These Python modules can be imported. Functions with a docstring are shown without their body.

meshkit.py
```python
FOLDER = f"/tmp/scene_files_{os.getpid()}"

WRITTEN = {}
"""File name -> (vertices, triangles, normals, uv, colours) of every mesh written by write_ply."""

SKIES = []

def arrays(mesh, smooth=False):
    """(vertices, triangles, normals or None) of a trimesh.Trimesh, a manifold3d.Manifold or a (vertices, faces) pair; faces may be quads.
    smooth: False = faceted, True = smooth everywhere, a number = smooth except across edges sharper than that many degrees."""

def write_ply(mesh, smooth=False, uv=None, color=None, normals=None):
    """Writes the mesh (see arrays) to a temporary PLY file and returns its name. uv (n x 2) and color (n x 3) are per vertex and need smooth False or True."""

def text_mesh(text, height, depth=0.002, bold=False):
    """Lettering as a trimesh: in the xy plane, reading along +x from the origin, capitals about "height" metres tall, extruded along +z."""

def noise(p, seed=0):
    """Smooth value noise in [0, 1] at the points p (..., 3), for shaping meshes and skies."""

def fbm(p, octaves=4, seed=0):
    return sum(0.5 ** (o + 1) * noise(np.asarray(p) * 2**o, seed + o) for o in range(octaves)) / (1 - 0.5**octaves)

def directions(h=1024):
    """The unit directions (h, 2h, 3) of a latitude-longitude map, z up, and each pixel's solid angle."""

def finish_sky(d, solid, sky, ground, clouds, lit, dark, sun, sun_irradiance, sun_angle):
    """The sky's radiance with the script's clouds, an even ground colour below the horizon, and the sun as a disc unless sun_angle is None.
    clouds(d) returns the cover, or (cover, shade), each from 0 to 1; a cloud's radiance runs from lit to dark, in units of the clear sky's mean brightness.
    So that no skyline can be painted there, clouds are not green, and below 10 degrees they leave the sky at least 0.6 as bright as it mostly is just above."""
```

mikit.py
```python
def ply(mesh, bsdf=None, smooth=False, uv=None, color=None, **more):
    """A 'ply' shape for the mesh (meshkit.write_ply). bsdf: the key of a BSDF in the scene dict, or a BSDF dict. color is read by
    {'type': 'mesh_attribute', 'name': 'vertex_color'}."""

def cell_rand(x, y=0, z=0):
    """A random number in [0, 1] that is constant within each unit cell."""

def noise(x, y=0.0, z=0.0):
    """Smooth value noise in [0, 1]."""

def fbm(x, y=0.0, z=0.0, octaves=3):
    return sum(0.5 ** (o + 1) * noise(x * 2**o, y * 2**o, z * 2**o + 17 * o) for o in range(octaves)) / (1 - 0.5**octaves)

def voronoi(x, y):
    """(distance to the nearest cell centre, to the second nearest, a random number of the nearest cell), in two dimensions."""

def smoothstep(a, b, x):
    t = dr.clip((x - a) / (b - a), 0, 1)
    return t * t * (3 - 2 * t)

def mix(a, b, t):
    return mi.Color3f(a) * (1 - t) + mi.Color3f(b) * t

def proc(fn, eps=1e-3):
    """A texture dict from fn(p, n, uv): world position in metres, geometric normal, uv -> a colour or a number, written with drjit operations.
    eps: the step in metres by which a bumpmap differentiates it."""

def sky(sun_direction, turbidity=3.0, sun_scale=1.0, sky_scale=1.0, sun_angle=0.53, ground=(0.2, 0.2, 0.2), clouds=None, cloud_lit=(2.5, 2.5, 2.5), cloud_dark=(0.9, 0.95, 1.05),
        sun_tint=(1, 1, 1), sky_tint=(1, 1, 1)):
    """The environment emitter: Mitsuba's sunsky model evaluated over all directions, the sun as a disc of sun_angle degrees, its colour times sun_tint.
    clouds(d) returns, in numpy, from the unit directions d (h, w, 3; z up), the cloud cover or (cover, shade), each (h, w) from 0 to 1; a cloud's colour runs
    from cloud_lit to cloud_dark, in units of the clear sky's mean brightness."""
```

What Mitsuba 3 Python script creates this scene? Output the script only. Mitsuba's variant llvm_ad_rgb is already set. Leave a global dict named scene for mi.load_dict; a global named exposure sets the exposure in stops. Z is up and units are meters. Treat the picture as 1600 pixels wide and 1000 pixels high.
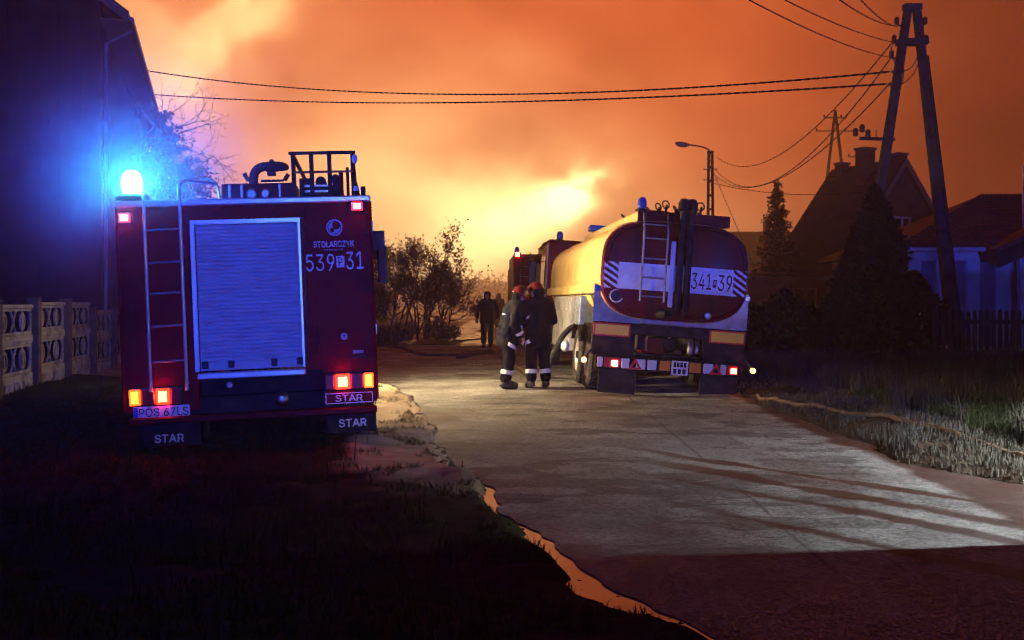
import math, random
import numpy as np, trimesh, drjit as dr, mitsuba as mi, mikit, meshkit
import manifold3d as m3
from shapely.geometry import Polygon, Point, LineString, box as sbox
from shapely import affinity
from shapely.ops import unary_union
from mikit import noise, fbm, smoothstep, mix, cell_rand

random.seed(7)
rng = np.random.default_rng(7)
PI = math.pi
T = mi.ScalarTransform4f
scene, labels = {'type': 'scene'}, {}

# ------------------------------------------------------------------ camera, air, sky, exposure
HAZE_SIGMA = 0.0026
scene['haze_air'] = {'type': 'homogeneous', 'albedo': {'type': 'rgb', 'value': [0.95, 0.95, 0.95]}, 'sigma_t': HAZE_SIGMA,
                     'phase': {'type': 'hg', 'g': 0.75}}
scene['camera'] = {'type': 'perspective', 'fov': 53.13, 'fov_axis': 'x', 'near_clip': 0.05, 'far_clip': 3000.0, 'principal_point_offset_y': 0.03,
                   'to_world': T().look_at(origin=[0, 0, 1.5], target=[0, 100, 1.5], up=[0, 0, 1]),
                   'medium': {'type': 'ref', 'id': 'haze_air'}}
exposure = 0.0


def smoke(d):
    """Smoke lit from below by the fire: brightest low over the fire ahead, dying out with the angle away from it."""
    az = np.degrees(np.arctan2(d[..., 0], d[..., 1]))
    el = np.degrees(np.arcsin(np.clip(d[..., 2], -1, 1)))

    def blob(a, e, sa, se, tilt=0.0):
        c, s = math.cos(math.radians(tilt)), math.sin(math.radians(tilt))
        u, v = (az - a) * c + (el - e) * s, -(az - a) * s + (el - e) * c
        return np.exp(-(u / sa) ** 2 - (v / se) ** 2)

    warp = meshkit.fbm(d * 5.0, 4, 3) - 0.5
    fine = meshkit.fbm(d * np.array([9.0, 9.0, 13.0]) + warp[..., None] * 1.6, 5, 9) - 0.5
    ang = np.degrees(np.arccos(np.clip(d @ np.array([-0.17, 0.975, 0.14]), -1, 1)))
    cover = np.clip(1.30 * np.exp(-(ang / 33.0) ** 2) + 0.030 * np.exp(-(ang / 95.0) ** 2), 0, 1) * (1 + 0.35 * warp)
    cover = np.minimum(cover, 1 - 0.80 * (1 / (1 + np.exp(-(az - 17.0) / 3.2))) * np.exp(-(el / 60) ** 2))
    e2, a2 = el + 6 * warp, az + 7 * warp
    turb = meshkit.fbm(d * np.array([26.0, 26.0, 30.0]) + 3.0 * warp[..., None], 4, 23) - 0.5
    az0, el0 = az, el
    az, el = az0 + 4.0 * turb, el0 + 2.2 * turb                 # the glow's outline is torn by the smoke
    glow = 1.7 * blob(2.8, 5.4, 1.15, 0.85, 12) + 0.42 * blob(0.8, 4.6, 2.8, 1.3, 27) + 0.42 * blob(-2.0, 3.2, 4.8, 2.4, 24) + 0.25 * blob(-3.5, 2.6, 6.0, 4.0, 15)
    az, el = az0, el0
    glow += 0.12 * blob(-6, 3, 12, 7) + 0.055 * blob(-10, 7, 15, 7)
    billow = meshkit.fbm(d * np.array([11.0, 11.0, 9.0]) + 2.2 * warp[..., None], 4, 17)
    puff = 1 / (1 + np.exp(-(billow - 0.50) / 0.035))
    glow += (0.03 + 0.15 * puff) * np.exp(-((a2 + 15.2 - 0.25 * (e2 - 12)) / 3.4) ** 2 - ((e2 - 14.5) / 5.5) ** 2) + (0.03 + 0.16 * puff) * np.exp(-((a2 + 20.5) / 5.0) ** 2 - ((e2 - 11.5) / 3.6) ** 2)
    glow += 0.015 * blob(-22, 14, 14, 9) + 0.03 * blob(10, 3, 8, 3.5)
    glow = glow * np.clip(1 + 1.2 * fine, 0.1, 2) + 0.03 * np.clip(fine, 0, 1) * cover
    return np.clip(cover * (1 + 0.5 * fine), 0, 1), 1 - np.clip(glow, 0, 1)


SKY_UNIT = 0.00104
scene['sky'] = {**mikit.sky([-0.1, 0.97, 0.22], turbidity=4.0, sun_scale=0.0, sky_scale=0.02, ground=(0.02, 0.015, 0.01), clouds=smoke,
                            cloud_lit=[v / SKY_UNIT for v in (14.0, 9.2, 3.6)], cloud_dark=[v / SKY_UNIT for v in (1.9, 0.32, 0.075)],
                            sky_tint=(0.55, 0.22, 0.30)), 'sampling_weight': 9.0}
labels['sky'] = {'kind': 'structure', 'label': 'night sky of smoke glowing orange over the fire'}

BLUE = (0.004, 0.085, 1.0)        # rear beacon
BLUE_VAN = (0.035, 0.085, 1.0)
BEACON_RADIANCE = 760.0      # rear beacon of the near fire engine
FLOOD_RADIANCE = 1000.0        # side floodlights of the near fire engine
SIDE_FLOOD_RADIANCE = 19000.0   # floodlight on the side of the fire engine standing across the road, right of the camera
ADDED_BEACON_RADIANCE = 9000.0  # beacon added on that engine's roof to light the white house blue
VAN_BEACON_RADIANCE = 33000.0  # beacons of the van behind the camera


# ------------------------------------------------------------------ helpers
def rgb(c):
    return {'type': 'rgb', 'value': [float(v) for v in c]}


def mat(name, color, rough=0.6, metallic=0.0, spec=0.4, clearcoat=0.0, bump=None, bump_scale=1.0, **more):
    col = mikit.proc(color) if callable(color) else rgb(color)
    r = mikit.proc(rough) if callable(rough) else float(rough)
    b = {'type': 'principled', 'base_color': col, 'roughness': r, 'metallic': float(metallic), 'specular': float(spec), **more}
    if clearcoat:
        b['clearcoat'], b['clearcoat_gloss'] = float(clearcoat), 0.9
    if bump is not None:
        b = {'type': 'bumpmap', 'texture': mikit.proc(bump), 'scale': float(bump_scale), 'nested': b}
    scene[name] = {'type': 'twosided', 'nested': b}
    return name


def grime(a, b, s=6.0, lo=0.4, hi=0.75):
    return lambda p, n, uv: mix(a, b, smoothstep(lo, hi, fbm(p.x * s, p.y * s, p.z * s, 4)))


def numbered(key):
    taken = lambda k: k in scene or k in labels or any(x.startswith(k + '__') for x in scene)
    if not taken(key):
        return key
    i = 1
    while taken(f'{key}_{i:03d}'):
        i += 1
    return f'{key}_{i:03d}'


def tm(mesh):
    if hasattr(mesh, 'to_mesh'):
        m = mesh.to_mesh()
        mesh = trimesh.Trimesh(np.array(m.vert_properties[:, :3]), np.array(m.tri_verts), process=False)
    elif isinstance(mesh, (tuple, list)) and isinstance(mesh[0], np.ndarray):
        mesh = trimesh.Trimesh(mesh[0], mesh[1], process=False)
    elif isinstance(mesh, (tuple, list)):
        mesh = trimesh.util.concatenate([tm(x) for x in mesh])
    return mesh


def entry(key, mesh, bsdf, smooth=False, emit=None, weight=None):
    d = mikit.ply(tm(mesh), bsdf, smooth=smooth)
    if emit is not None:
        d['emitter'] = {'type': 'area', 'radiance': rgb(emit), 'sampling_weight': float(weight if weight else 0.15)}
    scene[key] = d
    return key


class Thing:
    def __init__(self, name, label, cat, M=None, group=None):
        self.key, self.M = numbered(name), np.eye(4) if M is None else M
        labels[self.key] = {'label': label, 'category': cat}
        if group:
            labels[self.key]['group'] = group

    def part(self, name, mesh, bsdf, parent=None, smooth=False, label=None, emit=None, weight=None, kind=None):
        key = numbered(f'{parent or self.key}__{name}')
        mesh = tm(mesh).copy()
        mesh.apply_transform(self.M)
        entry(key, mesh, bsdf, smooth, emit, weight)
        if label or kind:
            labels[key] = {k: v for k, v in (('label', label), ('kind', kind)) if v}
        return key


def solo(name, mesh, bsdf, label, cat=None, kind=None, group=None, smooth=False):
    key = entry(numbered(name), mesh, bsdf, smooth)
    labels[key] = {k: v for k, v in (('label', label), ('category', cat), ('kind', kind), ('group', group)) if v}
    return key


def tr(x=0, y=0, z=0):
    m = np.eye(4)
    m[:3, 3] = x, y, z
    return m


def rot(axis, deg):
    return trimesh.transformations.rotation_matrix(math.radians(deg), axis)


RX, RY, RZ = (1, 0, 0), (0, 1, 0), (0, 0, 1)


def moved(mesh, *ms):
    mesh = tm(mesh).copy()
    for m in ms:
        mesh.apply_transform(m)
    return mesh


def cbox(x0, x1, y0, y1, z0, z1, b=0.01):
    b = min(b, 0.45 * (x1 - x0), 0.45 * (y1 - y0), 0.45 * (z1 - z0))
    pts = []
    for x, sx in ((x0, 1), (x1, -1)):
        for y, sy in ((y0, 1), (y1, -1)):
            for z, sz in ((z0, 1), (z1, -1)):
                pts += [(x, y + sy * b, z + sz * b), (x + sx * b, y, z + sz * b), (x + sx * b, y + sy * b, z)]
    return trimesh.Trimesh(*(lambda h: (h.vertices, h.faces))(trimesh.convex.convex_hull(np.array(pts))), process=False)


def tube(pts, r, n=8, cap=True):
    pts = np.asarray(pts, float)
    r = np.broadcast_to(np.asarray(r, float), len(pts))
    t = np.gradient(pts, axis=0)
    t /= np.linalg.norm(t, axis=1, keepdims=True) + 1e-12
    ref = np.array([0, 0, 1.0]) if abs(t[0][2]) < 0.9 else np.array([1.0, 0, 0])
    u = np.cross(t[0], ref)
    u /= np.linalg.norm(u)
    vs, a = [], np.arange(n) * 2 * PI / n
    for i in range(len(pts)):
        u = u - t[i] * (u @ t[i])
        u /= np.linalg.norm(u) + 1e-12
        w = np.cross(t[i], u)
        vs.append(pts[i] + r[i] * (np.cos(a)[:, None] * u + np.sin(a)[:, None] * w))
    v = np.vstack(vs)
    f = []
    for i in range(len(pts) - 1):
        for k in range(n):
            p, q = i * n + k, i * n + (k + 1) % n
            f += [(p, q, q + n), (p, q + n, p + n)]
    if cap:
        v = np.vstack([v, pts[:1], pts[-1:]])
        c0, c1, o = len(v) - 2, len(v) - 1, (len(pts) - 1) * n
        for k in range(n):
            f += [(c0, (k + 1) % n, k), (c1, o + k, o + (k + 1) % n)]
    return trimesh.Trimesh(v, np.array(f), process=False)


def smoothpath(pts, m=8):
    from scipy.interpolate import CubicSpline
    pts = np.asarray(pts, float)
    s = np.r_[0, np.cumsum(np.linalg.norm(np.diff(pts, axis=0), axis=1))]
    return CubicSpline(s, pts)(np.linspace(0, s[-1], m * (len(pts) - 1) + 1))


def lathe(profile, n=24, axis='z'):
    m = trimesh.creation.revolve(np.array(profile, float), sections=n)
    if axis == 'x':
        m.apply_transform(rot(RY, 90))
    if axis == 'y':
        m.apply_transform(rot(RX, -90))
    return m


def ring(R, r, n=28, k=8):
    a = np.arange(k + 1) * 2 * PI / k
    return lathe(np.stack([R + r * np.cos(a), r * np.sin(a)], 1), n)


def extr(poly, depth):
    return trimesh.util.concatenate([trimesh.creation.extrude_polygon(g, depth, engine='earcut') for g in getattr(poly, 'geoms', [poly])])


def facing(mesh, x, y, z):
    """From the xy plane (extruded +z) to an upright face that looks towards -y."""
    return moved(mesh, rot(RX, 90), tr(x, y, z))


def lettering(text, x0, x1, z0, z1, y, depth=0.004, bold=False):
    m = meshkit.text_mesh(text, 1.0, 0.01, bold)
    lo, hi = m.bounds
    s = np.diag([(x1 - x0) / (hi[0] - lo[0]), (z1 - z0) / (hi[1] - lo[1]), depth / 0.01, 1])
    m = moved(m, tr(-lo[0], -lo[1], 0), s)
    return facing(m, x0, y, z0)


def at(px, py, D):
    return np.array([(px - 800) / 1600 * D, D, 1.5 + (470 - py) / 1600 * D])


def loft(rings, closed=True, caps=True):
    n, k = len(rings), len(rings[0])
    v = np.vstack(rings)
    f = []
    for i in range(n - 1):
        for j in range(k if closed else k - 1):
            a, b = i * k + j, i * k + (j + 1) % k
            f += [(a, b, b + k), (a, b + k, a + k)]
    if caps:
        v = np.vstack([v, rings[0].mean(0), rings[-1].mean(0)])
        for j in range(k):
            f += [(len(v) - 2, (j + 1) % k, j), (len(v) - 1, (n - 1) * k + j, (n - 1) * k + (j + 1) % k)]
    return trimesh.Trimesh(v, np.array(f), process=False)


# ------------------------------------------------------------------ materials
RED_PAINT = mat('red_paint', grime((0.22, 0.006, 0.006), (0.14, 0.006, 0.005), 3.0), 0.45, spec=0.06)
DARK_RED = mat('dark_red_paint', lambda p, n, uv: mix(mix((0.13, 0.006, 0.006), (0.085, 0.005, 0.005), fbm(p.x * 3, p.y * 3, p.z * 3, 4)), (0.035, 0.022, 0.017), 0.55 * smoothstep(0.52, 0.72, fbm(p.x * 11, p.y * 11, p.z * 0.9, 4))), 0.36, spec=0.06, clearcoat=0.05)
BLACK = mat('black_plastic', (0.012, 0.012, 0.013), 0.5)
RUBBER = mat('rubber', grime((0.018, 0.018, 0.018), (0.05, 0.045, 0.04), 9.0), 0.85)
FLAP = mat('flap_rubber', grime((0.018, 0.018, 0.020), (0.036, 0.033, 0.030), 7.0), 0.75, spec=0.15)
STEEL = mat('bare_steel', grime((0.45, 0.45, 0.46), (0.30, 0.30, 0.30), 14.0), 0.35, metallic=1.0)
RAIL = mat('ladder_aluminium', (0.75, 0.76, 0.78), 0.22, metallic=0.75)
CHROME = mat('polished_tube', (0.78, 0.78, 0.80), 0.14, metallic=1.0)
ALU = mat('anodised_slats', grime((0.60, 0.60, 0.62), (0.52, 0.52, 0.54), 5.0), 0.6)
ALUF = mat('aluminium_trim', (0.66, 0.66, 0.68), 0.3, metallic=0.6)
WHITE = mat('white_paint', grime((0.74, 0.74, 0.73), (0.60, 0.59, 0.56), 5.0), 0.4)
BLUEP = mat('blue_print', (0.02, 0.06, 0.45), 0.4)
INK = mat('black_print', (0.015, 0.015, 0.018), 0.5)
DIAL = mat('badge_grey', (0.35, 0.35, 0.38), 0.4)
FRAME = mat('chassis_paint', grime((0.012, 0.012, 0.013), (0.040, 0.032, 0.027), 6.0), 0.65, spec=0.12)
GREY = mat('grey_paint', grime((0.38, 0.40, 0.42), (0.28, 0.28, 0.27), 5.0), 0.4)
PALEBLUE = mat('pale_grey_panel', grime((0.17, 0.22, 0.29), (0.11, 0.14, 0.18), 6.0), 0.3, clearcoat=0.5)
TANKSIDE = mat('glow_tinted_cream', grime((0.68, 0.49, 0.20), (0.56, 0.38, 0.15), 2.5), 0.24, clearcoat=1.0)  # cream with the orange of the fire glow mixed into its colour
YREFL = mat('yellow_reflector', (0.85, 0.50, 0.02), 0.3)
RREFL = mat('red_reflector', (0.55, 0.03, 0.01), 0.3)
REDLENS = mat('red_lens', (0.42, 0.012, 0.012), 0.12, clearcoat=1.0)
AMBERLENS = mat('amber_lens', (0.7, 0.22, 0.01), 0.12, clearcoat=1.0)
CLEARLENS = mat('clear_lens', (0.6, 0.62, 0.66), 0.1, clearcoat=1.0)
BLUELENS = mat('blue_lens', (0.02, 0.06, 0.40), 0.12, clearcoat=1.0)
GLASSDARK = mat('dark_window', (0.01, 0.012, 0.015), 0.05, spec=0.8)
CONCRETE = mat('fence_concrete', grime((0.28, 0.27, 0.245), (0.14, 0.13, 0.115), 5.0), 0.9, spec=0.05,
               bump=lambda p, n, uv: fbm(p.x * 40, p.y * 40, p.z * 40, 3), bump_scale=0.006)
POSTC = mat('post_concrete', grime((0.075, 0.06, 0.05), (0.04, 0.035, 0.03), 6.0), 0.85)
POLEC = mat('pole_concrete', grime((0.06, 0.056, 0.053), (0.032, 0.03, 0.027), 4.0), 0.9, spec=0.1)
CABLE = mat('cable_black', (0.015, 0.013, 0.012), 0.7)
CERAMIC = mat('insulator_brown', (0.09, 0.04, 0.025), 0.25)
BRICK = mat('brick_wall', grime((0.22, 0.10, 0.065), (0.14, 0.075, 0.055), 3.0), 0.85)
MORTAR = mat('mortar_grey', (0.24, 0.21, 0.18), 0.9)
TILE = mat('roof_tile', grime((0.16, 0.045, 0.03), (0.09, 0.035, 0.028), 2.5), 0.75)
TILEOLD = mat('old_roof_tile', grime((0.10, 0.040, 0.030), (0.055, 0.032, 0.026), 2.0), 0.8)
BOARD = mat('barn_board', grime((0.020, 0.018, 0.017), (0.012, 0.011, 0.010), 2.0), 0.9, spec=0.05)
SOFFIT = mat('soffit_board', (0.30, 0.22, 0.17), 0.8)
ROOFSHEET = mat('barn_roof_sheet', grime((0.10, 0.085, 0.08), (0.06, 0.05, 0.048), 2.0), 0.7)
PLASTER = mat('white_plaster', grime((0.74, 0.74, 0.73), (0.62, 0.60, 0.57), 1.6), 0.85)
PANELB = mat('grey_blue_panel', grime((0.18, 0.22, 0.30), (0.13, 0.16, 0.22), 2.0), 0.6)
WOOD = mat('fence_wood', grime((0.045, 0.032, 0.024), (0.025, 0.02, 0.016), 6.0), 0.85)
BARK = mat('bark', grime((0.07, 0.05, 0.038), (0.04, 0.03, 0.024), 12.0), 0.9)
TWIG = mat('twig', (0.055, 0.038, 0.028), 0.9)
HOSE = mat('hose_canvas', grime((0.085, 0.055, 0.038), (0.045, 0.032, 0.024), 9.0), 0.75)
CLOTH = mat('navy_fire_cloth', grime((0.006, 0.007, 0.013), (0.013, 0.012, 0.015), 9.0), 0.9, spec=0.03,
            bump=lambda p, n, uv: fbm(p.x * 14, p.y * 14, p.z * 9, 3), bump_scale=0.05)
BOOT = mat('boot_leather', (0.015, 0.014, 0.013), 0.5)
SKIN = mat('skin', (0.50, 0.29, 0.21), 0.55)
HELMET = mat('helmet_red', grime((0.075, 0.005, 0.005), (0.045, 0.004, 0.004), 8.0), 0.2, clearcoat=1.0)
BAND = mat('reflective_band', grime((0.72, 0.76, 0.62), (0.52, 0.56, 0.44), 20.0), 0.35)
VISOR = mat('visor', (0.02, 0.02, 0.025), 0.08, clearcoat=1.0)


def leaf_mat(name, a, b, s=2.0, trans=0.35):
    scene[name] = {'type': 'principledthin', 'base_color': mikit.proc(lambda p, n, uv: mix(a, b, fbm(p.x * s, p.y * s, p.z * s, 3))), 'roughness': 0.95, 'eta': 1.08, 'diff_trans': trans}
    return name


GRASS = leaf_mat('grass_blade', (0.018, 0.024, 0.008), (0.045, 0.036, 0.017), 1.7)
DRYGRASS = leaf_mat('dry_grass_blade', (0.10, 0.098, 0.085), (0.040, 0.040, 0.032), 1.1, 0.3)
GREENGRASS = leaf_mat('fresh_grass_blade', (0.032, 0.052, 0.024), (0.055, 0.070, 0.038), 1.4, 0.3)
NEEDLE = leaf_mat('needles', (0.010, 0.016, 0.009), (0.020, 0.026, 0.012), 1.0, 0.1)
LEAFBROWN = leaf_mat('autumn_leaf', (0.13, 0.085, 0.045), (0.07, 0.075, 0.03), 1.2, 0.4)


def asphalt_mud(p):
    c = (p.x - 1.56) * 0.795 + (p.y - 10.0) * 0.606 + 0.35 * (fbm(p.x * 0.8, p.y * 0.8, 3.0, 3) - 0.5) - 0.05 * dr.square(p.x - 2.2)
    rag = 0.75 * fbm(p.x * 4, p.y * 4, 7.0, 4) + 0.75 * fbm(p.x * 1.1, p.y * 1.1, 12.0, 3) - 0.38

    def lane(c0, w):
        return 1 - smoothstep(0.55, 1.0, dr.abs(c - c0) / w * 0.62 + rag)
    m = dr.maximum(dr.maximum(lane(0.0, 0.10), lane(-0.52, 0.15)), dr.maximum(lane(-1.0, 0.12), lane(-1.75, 0.14)))
    m *= smoothstep(0.6, 1.9, p.x) * (1 - smoothstep(10, 11.5, p.y))
    edge = smoothstep(3.36, 3.5, p.x + 0.55 * (fbm(p.x * 1.1, p.y * 1.1, 1.0, 4) - 0.5)) * (1 - smoothstep(16, 19, p.y))
    far = smoothstep(0.54, 0.70, fbm(p.x * 0.8, p.y * 0.45, 5.0, 4)) * 0.6
    return dr.maximum(dr.maximum(m, edge), far * 0.8)


def asphalt_color(p, n, uv):
    f = fbm(p.x * 2.3, p.y * 2.3, 0.0, 4)
    g = noise(p.x * 75, p.y * 75, 0.0)
    base = mix((0.118, 0.121, 0.122), (0.182, 0.187, 0.188), smoothstep(0.3, 0.75, f))
    base = base * (0.40 + 0.65 * g + 0.55 * noise(p.x * 31, p.y * 31, 5.0))
    crack = smoothstep(0.022, 0.004, dr.abs(fbm(p.x * 1.5, p.y * 1.5, 9.0, 4) - 0.5)) * smoothstep(0.5, 0.6, noise(p.x * 0.7, p.y * 0.7, 4.0))
    patch = smoothstep(0.60, 0.64, fbm(p.x * 1.3 + 9, p.y * 2.6, 2.0, 4))
    base = mix(base, base * 0.55, patch * 0.9)
    seam = smoothstep(0.03, 0.0, dr.abs(p.x - 1.75 - 0.12 * fbm(p.y * 0.6, 0.0, 1.0, 3))) * smoothstep(0.35, 0.5, fbm(p.y * 1.3, 2.0, 0.0, 3))
    base = mix(base, (0.03, 0.03, 0.03), 0.6 * seam)
    base = mix(base, base * 0.72, smoothstep(0.50, 0.60, fbm(p.x * 0.45 + 3, p.y * 0.8, 8.0, 4)))
    base = mix(base, (0.03, 0.03, 0.03), 0.5 * crack)
    return mix(base, mix((0.034, 0.013, 0.008), (0.016, 0.007, 0.005), g), 0.86 * asphalt_mud(p))


def asphalt_rough(p, n, uv):
    return 0.36 + 0.28 * fbm(p.x * 1.7, p.y * 1.7, 3.0, 3) - 0.12 * asphalt_mud(p)


ASPHALT = mat('asphalt', asphalt_color, asphalt_rough, bump=lambda p, n, uv: noise(p.x * 55, p.y * 55, 0.0) + 0.7 * noise(p.x * 130, p.y * 130, 1.0) + 2.5 * fbm(p.x * 4, p.y * 4, 2.0, 3), bump_scale=0.011)
def shoulder(p):
    """Pale sand and grit spread beside the asphalt, ragged where it meets the grass."""
    d = p.x + 2.35 - 0.21 * (16.0 - p.y) + 0.9 * (fbm(p.x * 1.6, p.y * 1.6, 6.0, 4) - 0.5)
    return smoothstep(-0.75, -0.35, d) * smoothstep(7.4, 9.2, p.y + 1.2 * (fbm(p.x * 2, p.y * 2, 3.0, 3) - 0.5)) * (1 - smoothstep(20, 23, p.y)) * (1 - smoothstep(2.2, 2.8, p.x))


SOIL = mat('soil', lambda p, n, uv: mix(mix(mix((0.018, 0.012, 0.009), (0.045, 0.034, 0.024), fbm(p.x * 3, p.y * 3, 0.0, 4)), (0.022, 0.027, 0.012), smoothstep(0.45, 0.7, fbm(p.x * 0.9, p.y * 0.9, 4.0, 3))), mix((0.19, 0.15, 0.11), (0.42, 0.345, 0.25), fbm(p.x * 4, p.y * 9, 2.0, 4)), shoulder(p)),
           0.9, spec=0.04, bump=lambda p, n, uv: fbm(p.x * 12, p.y * 12, 0.0, 4) + 0.3 * noise(p.x * 70, p.y * 70, 0.0), bump_scale=0.03)
STONE = mat('crumbled_stone', grime((0.085, 0.072, 0.06), (0.04, 0.034, 0.029), 30.0), 0.9, spec=0.05)
TRACK = mat('wet_track_mud', lambda p, n, uv: mix((0.05, 0.034, 0.024), (0.09, 0.065, 0.045), fbm(p.x * 2, p.y * 2, 0.0, 4)),
            lambda p, n, uv: 0.16 + 0.5 * smoothstep(0.42, 0.6, fbm(p.x * 0.9, p.y * 0.35, 0.0, 4)), bump=lambda p, n, uv: fbm(p.x * 3, p.y * 3, 0.0, 3), bump_scale=0.03)
scene['puddle_surface'] = {'type': 'twosided', 'nested': {'type': 'principled', 'base_color': rgb((0.13, 0.062, 0.030)), 'roughness': 0.06, 'eta': 1.9, 'clearcoat': 1.0, 'clearcoat_gloss': 0.98}}

# ------------------------------------------------------------------ ground, road, water
LY = np.array([-40, -10, 0, 3, 4.53, 5.71, 6.67, 7.74, 10, 13.3, 16, 18, 19, 20, 21, 30.5, 31.5, 33, 36])
LX = np.array([16, 5.0, 2.6, 1.55, 0.93, 0.46, 0.21, -0.145, -0.625, -1.2, -1.6, -2.2, -4, -14, -20, -20, -12, -5.0, -3.9])
RY_ = np.array([-40, -10, 0, 3, 5.0, 7.0, 8.2, 9.5, 36])
RX_ = np.array([26, 18, 14.0, 12.0, 12.0, 12.0, 4.2, 3.66, 3.6])


def wob(y, s):
    y = np.asarray(y, float)
    return (meshkit.fbm(np.stack([y * 1.1, y * 0 + s, y * 0], -1), 4, s) - 0.5) * 0.34 + (meshkit.noise(np.stack([y * 7, y * 0 + s, y * 0], -1), s) - 0.5) * 0.05


def xl(y):
    return np.interp(y, LY, LX) + wob(y, 3)


def xr(y):
    return np.interp(y, RY_, RX_) + wob(y, 8)


def gz(x, y):
    x, y = np.asarray(x, float), np.asarray(y, float)
    p = np.stack([x, y, x * 0], -1)
    a, b = x - xl(y), xr(y) - x
    out_l, out_r = np.clip(-a, 0, None), np.clip(-b, 0, None)
    h = -0.075 + 0 * x
    verge = 0.085 + (meshkit.fbm(p * 1.3, 4, 1) - 0.5) * 0.16 + (meshkit.fbm(p * 6, 3, 2) - 0.5) * 0.05
    near = y < 17.5
    wid = 0.058 + 0.14 * np.exp(-((y - 5.05) / 0.55) ** 2) + 0.10 * np.exp(-((y - 6.35) / 0.30) ** 2) + 0.03 * np.exp(-((y - 4.3) / 0.4) ** 2)
    trench = -0.165 * np.exp(-(np.clip(out_l - 0.03, 0, None) / (wid * 1.3)) ** 2) * np.exp(-(np.clip(y - 8.0, 0, None) / 0.9) ** 2)
    hl = np.where(near, (verge + trench) * np.clip(out_l / 0.12, 0.55, 1), verge * np.clip(out_l / 0.6, 0, 1))
    hr = (verge + 0.05 * np.exp(-((out_r - 1.0) / 0.7) ** 2)) * np.clip(out_r / 0.25, 0, 1)
    inside = (a > 0) & (b > 0) & (y < 36)
    h = np.where(inside, h, np.where(a <= 0, hl - 0.015, hr - 0.02))
    far = np.clip((y - 36) / 25, 0, 1)
    h = np.where(y >= 36, (meshkit.fbm(p * 0.15, 3, 5) - 0.5) * 0.5 * far + 0.012 * np.clip(y - 38, 0, 60) * (0.4 + far * 0.6) - 0.03, h)
    return h


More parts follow.
